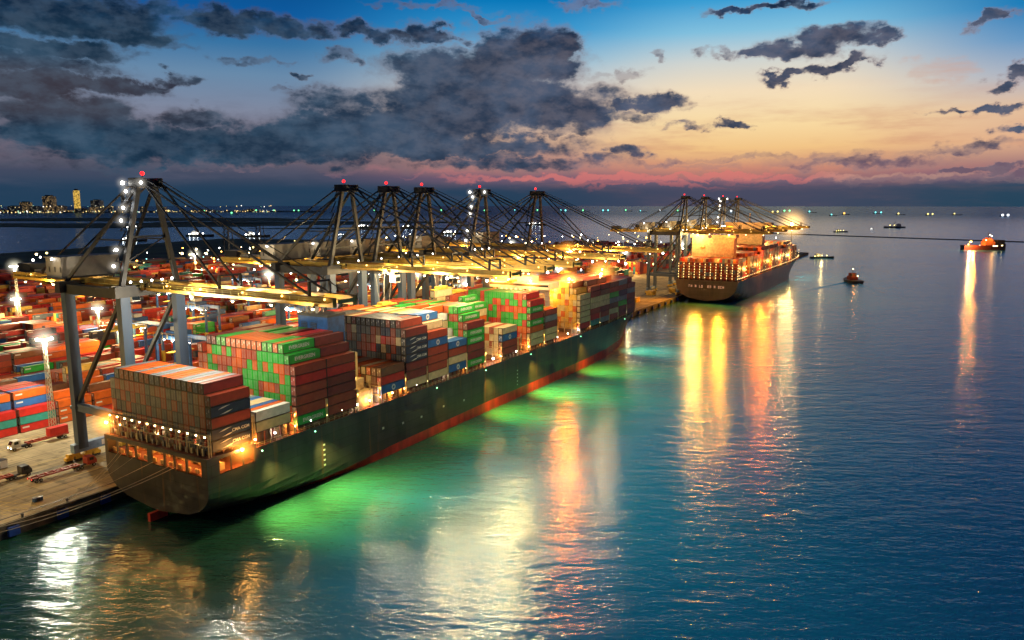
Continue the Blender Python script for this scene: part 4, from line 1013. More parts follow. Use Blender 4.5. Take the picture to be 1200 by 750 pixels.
def cont_mesh(w, l, h, col):
    k = (round(w, 2), round(l, 1), round(h, 2), col)
    if k in _cache: return _cache[k]
    m = CM[CI[col]]
    mb = MB(); e = .07
    mb.box(e, w-e, e*1.5, l-e, .1, h-e)
    for x in (0, w-.16):
        for y in (0, l-.16): mb.box(x, x+.16, y, y+.16, 0, h, 1)
        mb.box(x+.02, x+.14, .17, l-.17, 0, .16, 1); mb.box(x+.02, x+.14, .17, l-.17, h-.12, h-.01, 0)
    mb.box(.17, w-.17, 0.02, .12, h-.2, h-.01, 1); mb.box(.17, w-.17, 0.02, .12, 0, .2, 1)
    me = mb.build('container', [m, M['frame']]).data
    bpy.data.objects.remove(COL.objects[-1]) if False else None
    d = MB(); d.box(.2, w/2-.02, .03, .09, .18, h-.14); d.box(w/2+.02, w-.2, .03, .09, .18, h-.14)
    for f in (.2, .38, .62, .80): d.tube((w*f, .0, .2), (w*f, .0, h-.2), .05, 5, 1)
    d.box(w*.56, w*.72, .0, .025, h*.55, h*.78, 2); d.box(w*.24, w*.34, .0, .025, h*.42, h*.5, 2)
    return _cache.setdefault(k, (me, d, m))
def make_cont(c):
    x0,x1,y0,y1,z0,z1 = c['b']; w, l, h = x1-x0, y1-y0, z1-z0
    k = (round(w, 2), round(l, 1), round(h, 2), c['c'])
    if k not in _cache:
        me, d, m = cont_mesh(w, l, h, c['c'])
        tmp = [o for o in COL.objects if o.data is me][0]; bpy.data.objects.remove(tmp)
        do = d.build('door', [m, M['rod'], M['letter']]); dm = do.data; bpy.data.objects.remove(do)
        _cache[k] = (me, dm, m)
    me, dm, m = _cache[k]
    o = bpy.data.objects.new('container', me); COL.objects.link(o); o.location = (x0, y0, z0)
    do = bpy.data.objects.new('door', dm); COL.objects.link(do); do.parent = o
    return o
def text_mesh(txt, size, mat_, name='lettering'):
    cu = bpy.data.curves.new('t', 'FONT'); cu.body = txt; cu.size = size; cu.align_x = 'CENTER'; cu.align_y = 'CENTER'; cu.extrude = .01; cu.offset = .02; cu.resolution_u = 2
    ob = bpy.data.objects.new('t', cu); COL.objects.link(ob)
    dg = bpy.context.evaluated_depsgraph_get(); me = bpy.data.meshes.new_from_object(ob.evaluated_get(dg)); bpy.data.objects.remove(ob)
    me.materials.clear(); me.materials.append(mat_); me.name = name; return me
TXT = {'green': text_mesh('EVERGREEN', 1.45, M['letter']), 'navy': text_mesh('CMA CGM', 1.15, M['letter'])}
def emblem():
    mb = MB(); n = 16
    mb.poly([(.95*math.cos(2*math.pi*i/n), .95*math.sin(2*math.pi*i/n), 0) for i in range(n)])
    mb.poly([((.75 if i % 2 else .32)*math.cos(math.pi*i/7+.22), (.75 if i % 2 else .32)*math.sin(math.pi*i/7+.22), .012) for i in range(14)], 1)
    o = mb.build('emblem', [M['letter'], M['letter_b']]); me = o.data; bpy.data.objects.remove(o); return me
EMB = emblem()
def swoosh():
    mb = MB(); a = [(-2.2,.35),(-1,.75),(.2,.95),(1.6,.95),(.6,.78),(-.6,.5)]; mb.poly([(x, y, 0) for x, y in reversed(a)]); mb.poly([(-x, -y, 0) for x, y in reversed(a)])
    o = mb.build('emblem', [M['letter']]); me = o.data; bpy.data.objects.remove(o); return me
SWO = swoosh()
def put(me, parent, w, y, z, name):
    o = bpy.data.objects.new(name, me); COL.objects.link(o); o.parent = parent; o.location = (w+.006, y, z); o.rotation_euler = (R(90), 0, R(90))
seenlab = {}
def colword(c): return {'rust red':'rust red'}.get(c, c)
def label_of(i):
    c = cont[i]; L = c['lab']; col = c['c']
    if L[0] == 'hang': return 'cream container hanging from the spreader of the third quay crane'
    if L[0] == 'yard':
        _, k, r, slot, tt, n = L
        return None
    n, colno, down, fr = L
    n = n.replace('ahead of the yellow stack', 'ahead of yellow stack')
    tier = 'top tier' if down == 1 else f"{ORD[down]} tier down"
    if fr == 0: where = 'outermost starboard column'
    else: where = f"{ORD[colno]} column from left" if colno <= 10 else f"{ORD[fr+1]} column from right"
    return f"{col} container, {where}, {tier}, {n}"
yard_best = [i for i in best if cont[i]['lab'][0] == 'yard']
# number the visible stacks of every yard row from the left edge of the photo
rows_ = {}
for i in yard_best:
    _, k, r, slot, tt, n = cont[i]['lab']; rows_.setdefault((k, r), set()).add(slot)
rowkeys = sorted(rows_, key=lambda q: (q[0], q[1]))
rowno = {q: j+1 for j, q in enumerate(rowkeys)}
def ordn(n): return ORD[n] if n < len(ORD) else f"{n}th"
def yard_label(i):
    _, k, r, slot, tt, n = cont[i]['lab']; q = (k, r); pos = sorted(rows_[q]).index(slot) + 1
    tier = 'ground tier' if tt == 0 and n > 1 else ('top tier' if tt == n-1 else f"{ORD[tt+1]} tier up")
    return f"{cont[i]['c']} container, {ordn(k+1)} yard block inland, {ordn(r+1)} row, {ordn(pos)} stack from left, {tier}"
for i in best:
    c = cont[i]; o = make_cont(c); x0,x1,y0,y1,z0,z1 = c['b']; w = x1-x0; l = y1-y0; h = z1-z0
    if c['lab'][0] == 'yard': lab = yard_label(i); grp = 'containers stacked in the yard'
    elif c['lab'][0] == 'hang': lab = label_of(i); grp = None
    else: lab = label_of(i); grp = 'containers stacked on the near ship'
    ve = va[i][1]['e']
    tag(o, lab, 'container', grp)
    if ve > .3 and c['lab'][0] != 'yard':
        if c['c'] == 'green': put(TXT['green'], o, w, l/2, h/2, 'lettering')
        elif c['c'] == 'navy blue': put(SWO, o, w, l*.36, h*.52, 'emblem'); put(TXT['navy'], o, w, l*.72, h*.5, 'lettering') if c['lab'][2] != 2 or 'stern' not in c['lab'][0] else None
        elif c['c'] == 'blue': put(EMB, o, w, l/2, h/2, 'emblem')
    elif ve > .5 and yr.random() < .5:
        mb = MB(); mb.box(w+.002, w+.02, l*.06, l*.06+2.2, h*.55, h*.75); b_ = mb.build('marking', M['letter'], o)
# everything smaller or further off in one mesh
mb = MB()
nb = 0
for i, c in enumerate(cont):
    if i in best_set: continue
    x0,x1,y0,y1,z0,z1 = c['b']; near = c['near']
    if not c['on'] and c['d'] > 260: continue
    m = CI[c['c']]
    # skip boxes with all sides covered
    hidden = c['est'] < 1 and c['d'] > 600
    if hidden: continue
    mb.box(x0, x1, y0, y1, z0, z1, m); nb += 1
    if near and i in va and va[i][1]['s'] > 0:
        w = x1-x0
        for f in (.2,.38,.62,.8): mb.box(x0+w*f-.03, x0+w*f+.03, y0-.05, y0-.005, z0+.1, z1-.1, len(CN))
tag(mb.build('stacked_containers', CM + [M['rod']]), 'the many smaller containers filling the yard and both ships', 'containers', kind='stuff')
print('stuff boxes', nb)

# ------------------------------------------------------------------ light masts in the yard
def light_mast(x, y, h, lab, p, col=WARM, rings=1):
    t = thing('light_mast', lab, 'light mast', (x, y, QZ), 'tall floodlight masts in the yard')
    mb = MB()
    for sx in (-1, 1):
        for sy in (-1, 1): mb.beam((sx*.8, sy*.8, 0), (sx*.35, sy*.35, h), .16)
    n = int(h/1.6)
    for k in range(n):
        z = k*1.6; a = .8 - .45*z/h
        mb.beam((-a, -a, z), (a, -a, z+1.6), .09); mb.beam((a, -a, z), (a, a, z+1.6), .09); mb.beam((a, a, z), (-a, a, z+1.6), .09); mb.beam((-a, a, z), (-a, -a, z+1.6), .09)
    mb.build('lattice_pole', M['mast'], t)
    mb = MB(); mb.tube((0, 0, h), (0, 0, h+.35), 1.9, 12); mb.tube((0, 0, h+.36), (0, 0, h+1.1), .3, 6); mb.build('lamp_ring', M['mast'], t)
    for k in range(8):
        a = k*math.pi/4; mb = MB(); mb.box(2.1*math.cos(a)-.4, 2.1*math.cos(a)+.4, 2.1*math.sin(a)-.4, 2.1*math.sin(a)+.4, h-.55, h-.02); mb.build('floodlight', M['lw'], t)
    if p: lamp((0, 0, h-1.6), p*(1.45 if x < -260 else 1.0), ((col[0], col[1]*.74, col[2]*.42) if x < -260 else (1, col[1]*.93, col[2]*.72)), .9, t)
    lamp_halo(t, (0, 0, h-.3), 6.5 if y < 300 else 9, (1,.95,.72), .42)
    return t
masts = [(-256.5, 131.8, 33, 'nearest light mast, lattice pole on the apron beside the left quay crane', 100000, (1,.98,.9)),
 (-243, 52, 30, 'added light mast out of view on the left, lighting apron and stern', 240000, (1,.70,.28)),  # unseen mast, added to light the apron and the transom
 (-464, 226, 42, 'tallest light mast at the left edge of the photo', 100000, (.95,1,.85)), (-456, 221, 24, 'shorter light mast just in front of the tallest left one', 60000, (.95,1,.8)),
 (-392, 230, 22, 'light mast seen behind the landside leg of the nearest crane', 75000, (.9,1,.85)),
 (-652, 486, 28, 'light mast beyond the nearest crane, against the dark scrub land', 120000, (.95,1,.85)),
 (-330, 330, 24, 'light mast among orange stacks left of the crane row', 90000, AMB), (-450, 400, 24, 'light mast deep in the yard behind the blue gantry', 100000, WARM),
 (-560, 330, 24, 'light mast by the far left yard stacks', 90000, WARM), (-360, 470, 24, 'light mast behind the second quay crane', 100000, AMB), (-540, 560, 24, 'light mast far behind the crane row', 110000, WARM),
 (-280, 420, 24, 'light mast behind the fourth quay crane', 80000, (1,.55,.18)), (-280, 560, 24, 'light mast on the apron left of the second ship', 110000, WARM), (-400, 680, 26, 'light mast in the far yard behind the sixth crane', 110000, (1,.9,.6)),
 (-300, 760, 26, 'light mast behind the far crane group', 110000, WARM), (-500, 860, 26, 'white light mast at the far end of the yard', 110000, WHITE), (-290, 300, 22, 'light mast behind the third quay crane', 70000, AMB),
 (-700, 700, 26, 'light mast near the shoreline beyond the yard', 90000, WHITE), (-300, 960, 26, 'light mast beyond the second ship', 90000, WARM), (-620, 1000, 26, 'distant light mast on the far shore of the port', 60000, WHITE), (-330, 205, 20, 'short light mast between orange container rows', 60000, AMB)]
for x, y, h, lab, p, c in masts: light_mast(x, y, h, lab, p, c)
# countless small lamps over the far yard
mb = MB(); lr = random.Random(3); cols = 5
for k in range(260):
    x = lr.uniform(-900, -230); y = lr.uniform(420, 1240)
    if x > -235 and y < 600: continue
    r = lr.choice([.5, .7, .9, 1.2]); mb.ball((x, y, QZ + lr.uniform(13, 26)), r, lr.choice([0,0,1,1,2,3]), 6, 4)
for k in range(120):
    x = lr.uniform(-860, -560); y = lr.uniform(330, 900); mb.ball((x, y, QZ + lr.uniform(6, 16)), lr.choice([.4,.6]), lr.choice([0,1,1,2,4]), 6, 4)
tag(mb.build('far_yard_lamps', [M['lw'], M['lwarm'], M['lsod'], M['lyel'], M['lcy']]), 'countless small lamps glittering over the far yard', 'lamps', kind='stuff')

# ------------------------------------------------------------------ yard gantry cranes
def gantry(x, y, lab, legs='rtgb', blue=True):
    t = thing('yard_gantry_crane', lab, 'gantry crane', (x, y, QZ), 'gantry cranes over the yard stacks')
    W2, D2, H2 = 10.8, 4.2, 21
    for sx in (-1, 1):
        for sy in (-1, 1):
            mb = MB(); mb.box(sx*W2-.5, sx*W2+.5, sy*D2-.5, sy*D2+.5, 9, H2, 0); mb.box(sx*W2-.6, sx*W2+.6, sy*D2-.6, sy*D2+.6, 1.6, 8.98, 1); mb.build('leg', [M['rtgb' if blue else 'rtgy'], M['rtgy']], t)
            mb = MB(); mb.tube((sx*W2-.5, sy*D2-1, .8), (sx*W2+.5, sy*D2-1, .8), .8, 10); mb.tube((sx*W2-.5, sy*D2+1, .8), (sx*W2+.5, sy*D2+1, .8), .8, 10); mb.build('wheel', M['rubber'], t)
        mb = MB(); mb.box(sx*W2-.5, sx*W2+.5, -6, 6, 1.7, 2.7); mb.build('sill_beam', M['rtgy'], t)
        mb = MB(); mb.box(sx*W2-2.2, sx*W2-.55, -2, 2, 2.8, 5); mb.build('power_box', M['white'], t)
    for sy in (-1, 1):
        mb = MB(); mb.box(-12.5, 12.5, sy*3.4-.6, sy*3.4+.6, H2, H2+1.7); mb.box(-12.5, 12.5, sy*4.4-.04, sy*4.4+.04, H2+2.6, H2+2.68, 1)
        for k in range(9): mb.box(-12.4+k*3.1, -12.3+k*3.1, sy*4.4-.04, sy*4.4+.04, H2+.3, H2+2.6, 1)
        mb.build('girder', [M['rtgb' if blue else 'rtgy'], M['rtgy']], t)
    mb = MB(); mb.box(-5, 2, -3.6, 3.6, H2+1.72, H2+3.6); mb.box(-4, 0, -2, 2, H2+3.62, H2+5.2, 1); mb.build('trolley', [M['rtgb'], M['white']], t)
    mb = MB(); mb.box(2.4, 4.6, -1.1, 1.1, H2-3, H2-.6); mb.box(2.6, 4.7, -1.15, .9, H2-2.4, H2-1.2, 1); mb.build('operator_cab', [M['white'], M['glass']], t)
    mb = MB(); mb.box(-2.6, -.2, -6, 6, 15.6, 16); mb.build('spreader', M['wheel'], t)
    mb = MB()
    for k in range(5): mb.ball((-11+k*5.5, -4.3, H2-.2), .32, 0, 6, 4)
    mb.build('lamp', M['lw'], t)
    lamp((0, -4.6, H2-.6), 9000, WARM, .3, t)
    return t
gl = [(0, 196, 'blue gantry crane over the orange stacks behind the nearest crane'), (1, 285, 'blue gantry crane seen below the yellow boom, crowded with lamps'), (2, 210, 'yellow legged gantry crane between the left masts'), (3, 262, 'yellow and blue gantry crane left of the landside crane leg'),
      (4, 330, 'blue gantry crane in the middle of the yard'), (3, 400, 'blue gantry crane behind the second quay crane'), (6, 300, 'small gantry crane near the far left fence'), (1, 420, 'gantry crane behind the fourth quay crane'), (2, 500, 'far gantry crane left of the second ship'), (5, 470, 'far gantry crane in the middle yard'),
      (7, 380, 'gantry crane at the back of the yard'), (0, 520, 'gantry crane closest to the apron left of the second ship'), (4, 600, 'distant gantry crane behind the crane row')]
for k, y, lab in gl: gantry(-266.5 - k*25.2 - 8.5, y, lab, blue=True)
# sheds
for x, y, w, l, h, m, lab in ((-640, 560, 40, 60, 12, 'roofm', 'pale roofed warehouse at the back of the yard'), (-700, 400, 26, 40, 14, 'tealp', 'teal shed behind the left container stacks'), (-760, 620, 30, 90, 9, 'white', 'long white warehouse near the shoreline'), (-420, 1040, 40, 70, 14, 'roofm', 'grey warehouse beyond the second ship')):
    t = thing('warehouse', lab, 'warehouse', (x, y, QZ))
    mb = MB(); mb.box(-w/2, w/2, -l/2, l/2, 0, h); mb.build('wall', M[m], t)
    mb = MB(); a = w/2+1; 
    mb.poly([(-a,-l/2-1,h),(0,-l/2-1,h+3),(0,l/2+1,h+3),(-a,l/2+1,h)]); mb.poly([(0,-l/2-1,h+3),(a,-l/2-1,h),(a,l/2+1,h),(0,l/2+1,h+3)]); mb.poly([(-a,-l/2-1,h),(a,-l/2-1,h),(0,-l/2-1,h+3)])
    mb.build('roof', M['roofm'], t)
    mb = MB(); mb.box(w/2+.02, w/2+.1, -4, 4, 0, 6); mb.build('door', M['glass'], t)
for x, y, lab in ((-790, 640, 'dark lattice pylon beside the inlet, left of its twin'), (-800, 700, 'dark lattice pylon beside the inlet, right of its twin')):
    mb = MB()
    for sx in (-1, 1):
        for sy in (-1, 1): mb.beam((x+sx*5, y+sy*5, QZ), (x+sx*3, y+sy*3, 52), .7)
    for k in range(8):
        z = QZ + k*6; mb.beam((x-5, y-5, z), (x+5, y-5, z+6), .5); mb.beam((x+5, y-5, z), (x-5, y-5, z+6), .5); mb.box(x-5, x+5, y-5.2, y-4.8, z, z+.5)
    tag(mb.build('lattice_pylon', M['dark']), lab, 'pylon')

# ------------------------------------------------------------------ trucks on the apron
def truck(x, y, dirn, lab, cabm, trailer=13, red=False, chass='chas', rz=0):
    t = thing('terminal_truck', lab, 'truck', (x, y, QZ), 'trucks on the apron', rz=(0 if dirn > 0 else math.pi) + rz)
    mb = MB(); mb.box(-1.2, 1.2, -.9, 1.1, .9, 3.2); mb.box(-1.2, 1.2, 1.1, 1.9, .9, 1.9); mb.poly([(-1.2,1.1,3.2),(1.2,1.1,3.2),(1.2,1.9,1.9),(-1.2,1.9,1.9)]); mb.poly([(1.2,1.1,1.9),(1.2,1.9,1.9),(1.2,1.1,3.2)]); mb.poly([(-1.2,1.1,1.9),(-1.2,1.1,3.2),(-1.2,1.9,1.9)])
    cab = mb.build('cab', cabm, t)
    mb = MB(); mb.poly([(-1.0,1.18,3.1),(-1.0,1.86,2.05),(1.0,1.86,2.05),(1.0,1.18,3.1)]); 
    for s in (-1, 1): mb.box(s*1.21-.01, s*1.21+.01, -.3, 1.0, 2.0, 2.9)
    mb.build('window', M['glass'], cab)
    mb = MB(); mb.box(-.5, .5, -4.2, -.92, .8, 1.15); mb.build('tractor_frame', M['dark'], t)
    tr = MB(); y0 = -3.0
    for s in (-1, 1): tr.box(s*.9-.15, s*.9+.15, y0-trailer, y0, 1.2, 1.6)
    for k in range(7): tr.box(-1.2, 1.2, y0-trailer+k*trailer/6.2, y0-trailer+.3+k*trailer/6.2, 1.25, 1.7)
    tr.build('trailer', M[chass], t)
    for yy in (1.0, -2.6, -3.7, y0-trailer+1.2, y0-trailer+2.4):
        for s in (-1, 1):
            mb = MB(); mb.tube((s*1.2, yy, .5), (s*.85, yy, .5), .5, 12); mb.tube((s*1.21, yy, .5), (s*1.19, yy, .5), .25, 8, 1); mb.build('wheel', [M['rubber'], M['rod']], t)
    for s in (-1, 1):
        mb = MB(); mb.box(s*.85-.15, s*.85+.15, 1.9, 1.95, 1.0, 1.25); mb.build('headlight', M['lw'], t)
        mb = MB(); mb.box(s*1.0-.15, s*1.0+.15, y0-trailer-.06, y0-trailer, 1.2, 1.4); mb.build('tail_light', M['lred'], t)
    return t
truck(-249.6, 116.6, -1, 'white cab terminal truck carrying a short red container toward the left edge', M['cabw'], 13)
truck(-223.2, 105.4, 1, 'dark cab terminal truck with red trailer cut by the left photo edge', M['cdark'], 12)
truck(-215.2, 119.6, 1, 'terminal truck with long empty brown trailer, closest to the mooring lines', M['chas'], 13.5)
mb = MB(); mb.box(-250.7, -248.3, 126.5, 132.4, QZ+1.75, QZ+4.4)
for k in range(10): mb.box(-248.3, -248.22, 126.8+k*.58, 127.0+k*.58, QZ+1.9, QZ+4.3)
tag(mb.build('container', CM[CI['red']]), 'short red container riding on the white cab truck', 'container')
def carpile(x, y, lab, m):
    mb = MB(); mb.box(x-1.2, x+1.2, y, y+12, QZ+.02, QZ+.5)
    for k in range(5): mb.box(x-1.25, x+1.25, y+k*2.9, y+k*2.9+.4, QZ+.52, QZ+.8)
    mb.box(x-1.2, x+1.2, y, y+.2, QZ+.82, QZ+2.0); tag(mb.build('flat_rack', M[m]), lab, 'flat rack')
carpile(-212, 127, 'orange flat rack lying on the apron under the nearest crane', 'chas'); carpile(-216, 129, 'second orange flat rack lying behind the first', 'chas')
for i, (x, y) in enumerate(((-212, 560), (-216, 610), (-206, 640))):
    mb = MB(); mb.box(x-3, x+3, y-4, y+4, QZ+.02, QZ+3.2); mb.box(x-3.3, x+3.3, y-4.3, y+4.3, QZ+3.22, QZ+3.7)
    tag(mb.build('hatch_lid', M['wheel']), f"orange hatch lid resting on the quay by the second ship, {['nearest','middle','farthest'][i]} of three", 'hatch lid', 'hatch lids on the quay')

for i, (x, y, w, l, h, m, lab) in enumerate(((-199.5, 84, 1.6, 3.2, 1.5, 'rtgy', 'yellow generator box on the quay by the mooring lines'), (-200.5, 97.5, 1.0, 2.2, 1.0, 'rtgb', 'small blue crate on the quay beside the stern'), (-236, 104, 2.4, 6, 2.4, 'white', 'white portable cabin on the apron between the trucks'), (-199, 74, 1.2, 1.2, .9, 'chas', 'low red crate near the hatched bay on the quay'))):
    mb = MB(); mb.box(x-w/2, x+w/2, y-l/2, y+l/2, QZ+.12, QZ+h); mb.box(x-w/2-.06, x+w/2+.06, y-l/2-.06, y+l/2+.06, QZ+h+.002, QZ+h+.12, 1)
    for sx in (-1, 1): mb.box(x+sx*w*.35-.08, x+sx*w*.35+.08, y-l/2, y+l/2, QZ+.004, QZ+.118, 1)
    mb.box(x+w/2+.003, x+w/2+.03, y-l*.2, y+l*.15, QZ+.3, QZ+h*.85, 1)
    tag(mb.build(['generator_box','crate','portable_cabin','crate'][i], [M[m], M['dark']]), lab, ['generator','crate','cabin','crate'][i])
# ------------------------------------------------------------------ boats
def boat_hull(mb, L, W, H, z=0, m=0):
    st = [(-.5,.42,.9),(-.35,.5,.9),(.1,.5,.92),(.3,.4,1.0),(.42,.22,1.1),(.5,.02,1.2)]
    rows = [[(W*b*.75, L*y, z-1), (W*b, L*y, z+H*h)] for y, b, h in st]
    for A, B in zip(rows, rows[1:]):
        for s in (1, -1):
            q = [(s*A[0][0],A[0][1],A[0][2]),(s*B[0][0],B[0][1],B[0][2]),(s*B[1][0],B[1][1],B[1][2]),(s*A[1][0],A[1][1],A[1][2])]
            if s < 0: q.reverse()
            mb.poly(q, m)
        mb.poly([(-A[1][0],A[1][1],A[1][2]-.3),(A[1][0],A[1][1],A[1][2]-.3),(B[1][0],B[1][1],B[1][2]-.3),(-B[1][0],B[1][1],B[1][2]-.3)], m)
    a = rows[0]; mb.poly([(-a[0][0],a[0][1],a[0][2]),(a[0][0],a[0][1],a[0][2]),(a[1][0],a[1][1],a[1][2]),(-a[1][0],a[1][1],a[1][2])], m)
tug = thing('tugboat', 'small dark red tugboat heading away across open water', 'tugboat', (-81.4, 848, 0), rz=R(24))
mb = MB(); boat_hull(mb, 34, 15, 3.0); mb.build('hull', M['dark'], tug)
mb = MB(); mb.box(-4, 4, -5, 5, 2.8, 6.4); mb.box(-3, 3, -2.5, 3.5, 6.42, 9.6); mb.build('wheelhouse', paint('tug_red', (.16,.03,.02)), tug)
mb = MB(); mb.tube((0, 0, 9.6), (0, 0, 17), .3, 6); mb.box(-1.5, 1.5, -.1, .1, 13, 13.3); mb.build('mast', M['dark'], tug)
mb = MB(); mb.tube((-2, -3.6, 6.4), (-2, -3.6, 9), .7, 8); mb.tube((2, -3.6, 6.4), (2, -3.6, 9), .7, 8); mb.build('funnel', M['dark'], tug)
for x, y, z in ((0,-.5,13.9),(3.4,-5.1,6.9)):
    mb = MB(); mb.ball((x, y, z), .45); mb.build('lamp', M['lwarm'], tug)
lamp((0, -6.5, 8), 700, SOD, .3, tug)
WM = bpy.data.materials['sea_water']
for sd in (-1, 1):
    mb = MB()
    for k in range(24):
        q = []
        for kk in (k, k+1):
            t_ = kk/24; cx = sd*(5 + 40*t_*(1 if sd > 0 else .8)); cy = -6 - 120*t_; hgt = .7*(1-t_)**.7; wd = 1.5 + 4*t_
            q.append([(-81.4+cx-wd, 848+cy, .012), (-81.4+cx, 848+cy, .02+hgt), (-81.4+cx+wd, 848+cy, .012)])
        mb.poly([q[0][0], q[0][1], q[1][1], q[1][0]][::-1]); mb.poly([q[0][1], q[0][2], q[1][2], q[1][1]][::-1])
    tag(mb.build('wake', WM, smooth=True), kind='structure')
RW = math.radians
ws = thing('workboat', 'dark red supply ship with brilliant orange deck flood on the right', 'ship', (60, 1577, 0), rz=R(HEAD - 92))
mb = MB(); boat_hull(mb, 76, 17, 9.5); mb.build('hull', paint('workboat_red', (.10,.02,.012), .5), ws)
mb = MB(); mb.box(-7, 7, -2, 15, 8, 15); mb.box(-6, 6, 0, 12, 15.02, 19.5); mb.box(-4, 4, 3, 10, 19.52, 22); mb.build('superstructure', paint('workboat_orange', (.5,.16,.06)), ws)
mb = MB(); mb.box(-7, 7, 19, 32, 8, 18); mb.build('foredeck_cargo', M['dark'], ws)
mb = MB(); mb.tube((0, 6, 22), (0, 6, 31), .5, 6); mb.box(-2, 2, 5.8, 6.2, 26, 26.5); mb.build('mast', M['dark'], ws)
mb = MB(); mb.tube((0, -26, 8), (0, -26, 19), .5, 6, 1); mb.ball((4, -26, 15), 1.6); mb.ball((6, -31, 10), .8); mb.build('deck_floodlight', [M['lsod'], M['dark']], ws)
mb = MB()
for y, z in ((-12, 8.5), (2, 7.5), (5, 7.5), (12, 7.6), (15, 7.6), (18, 7.6), (27, 8.6)): mb.box(7.2, 7.9, y-.9, y+.9, z-.5, z+.3)
mb.ball((5, 6, 27), .9); mb.ball((5, 9, 25), .9); mb.ball((6.4, -1, 18), .8); mb.build('lamp', M['lwarm'], ws)
lamp((16, -27, 13), 150000, (1,.26,.02), 1.0, ws); lamp((14, -33, 10), 60000, (1,.5,.2), .8, ws); lamp((12, 8, 20), 6000, SOD, .5, ws)
AX = Vector((math.cos(R(HEAD)), math.sin(R(HEAD)), 0))
def small_boat(x, y, L, lab, lm, heading=0, grp=None, tall=1.0):
    t = thing('distant_boat', lab, 'boat', (x, y, 0), grp, rz=R(HEAD - 90 + heading))
    mb = MB(); boat_hull(mb, L, L*.2, L*.07); mb.build('hull', M['dark'], t)
    mb = MB(); mb.box(-L*.06, L*.06, -L*.3, -L*.08, L*.05, L*(.05+.11*tall)); mb.box(-L*.05, L*.05, -L*.26, -L*.14, L*(.05+.11*tall)+.02, L*(.05+.15*tall)); mb.tube((0, 0, L*.05), (0, 0, L*.22*tall), L*.006, 5); mb.build('superstructure', M['white'], t)
    mb = MB(); r = L*.022
    for q in (-.34, -.2, -.05, .15): mb.ball((L*.1, L*q, L*(.09 + .03*(q > -.3))), r, 0, 6, 4)
    mb.build('lamp', lm, t); return t
small_boat(-271, 2404, 42, 'small lit boat just right of the second ship, above the breakwater', M['lyel'])
b_ = small_boat(-160, 2946, 74, 'white lit work vessel with a crane jib beyond the breakwater', M['lyel'], 180)
mb = MB(); mb.beam((0, 10, 4), (0, -4, 22), 1.2); mb.beam((0, 10, 4), (0, 14, 16), 1.0); mb.build('crane_jib', M['dark'], b_)
small_boat(-215, 2750, 14, 'tiny white boat between the two lit vessels beyond the breakwater', M['lw'])
small_boat(-160, 1210, 36, 'lit launch close to the bow of the second ship', M['lyel'])
lamp((-160, 1206, 12), 9000, (1,.62,.2), .6)
pts_ = [(-1560, 1010, 60, 'dark barge with two white lamps on the left inlet'), (-2400, 1560, 60, 'dark flat barge beyond the left mudbank'), (-1500, 1300, 70, 'lit vessel behind the stay wires of the nearest crane'), (-1380, 1480, 24, 'small white lit boat right of the nearest apex'), (-1800, 2050, 60, 'brightly lit boat on the inlet, left of two'), (-1640, 2100, 60, 'brightly lit boat on the inlet, right of two'),
        (-1180, 1700, 60, 'green lit boat close to the shore beside the second crane'), (-1650, 1250, 70, 'dim lit barge left of the crane stairs'), (-1400, 2600, 80, 'white lit vessel between the crane stays')]
for x, y, L, lab in pts_: small_boat(x, y, L, lab, M['lw'])
hz = random.Random(21)
FARL = {M[k].name: glow('far_' + M[k].name, c, 2.2) for k, c in dict(lyel=(1,.8,.25), lgrn=(.2,1,.4), lcy=(.2,.9,.9), lw=(.9,.95,1), lsod=(1,.5,.1)).items()}
def anchored(azd, dist, lm, i, two=False):
    a = R(HEAD - azd); x, y = -math.sin(a)*dist, math.cos(a)*dist
    t = thing('anchored_ship', 'tiny anchored vessel showing only its lamps along the horizon', 'ship', (x, y, 0), 'anchored vessels along the horizon', rz=R(HEAD - 90 + hz.uniform(-15, 15)))
    L = dist*.011; mb = MB(); boat_hull(mb, L, L*.16, L*.05); mb.build('hull', M['dark'], t)
    mb = MB(); mb.box(-L*.05, L*.05, -L*.42, -L*.26, L*.04, L*.14); mb.build('superstructure', M['dark'], t)
    mb = MB(); r = dist*.00105*hz.uniform(.7, 1.25)
    for q in ((-.3, .3) if two else (-.3,)): mb.ball((L*.12, L*q, L*.15), r, 0, 6, 4)
    mb.build('lamp', FARL[lm.name], t)
for i, (azd, dist, c, two) in enumerate([(-24.4,9000,'lyel',0),(-22.1,8800,'lgrn',0),(-20.3,7000,'lgrn',0),(-19,9500,'lgrn',1),(-17.4,9400,'lgrn',0),(-16,9100,'lgrn',1),(-15.1,8000,'lcy',0),(-12.8,9000,'lw',0),(-10.2,9300,'lgrn',0),(-8,9400,'lcy',0),(-5.2,9400,'lgrn',0),(-1.9,9000,'lgrn',0),(.4,9500,'lcy',0),(2.1,9400,'lgrn',0),(3.9,9000,'lcy',1),(5.6,9400,'lgrn',0),(7.1,9200,'lcy',1),(8.8,9500,'lgrn',0),(9.9,8600,'lcy',0),(11.3,9500,'lw',0),(12.6,9000,'lgrn',0),(16.4,8500,'lw',0),(19.3,8000,'lyel',1),(20.1,9000,'lgrn',1),(21.8,8200,'lcy',0),(23.2,6000,'lcy',0),(24.0,6800,'lsod',0),(26.0,7600,'lcy',1),(27.4,6800,'lyel',0),(29.1,6600,'lyel',1),(30.7,6900,'lyel',0),(33.3,6200,'lw',1)]):
    anchored(azd, dist, M[c], i, two)

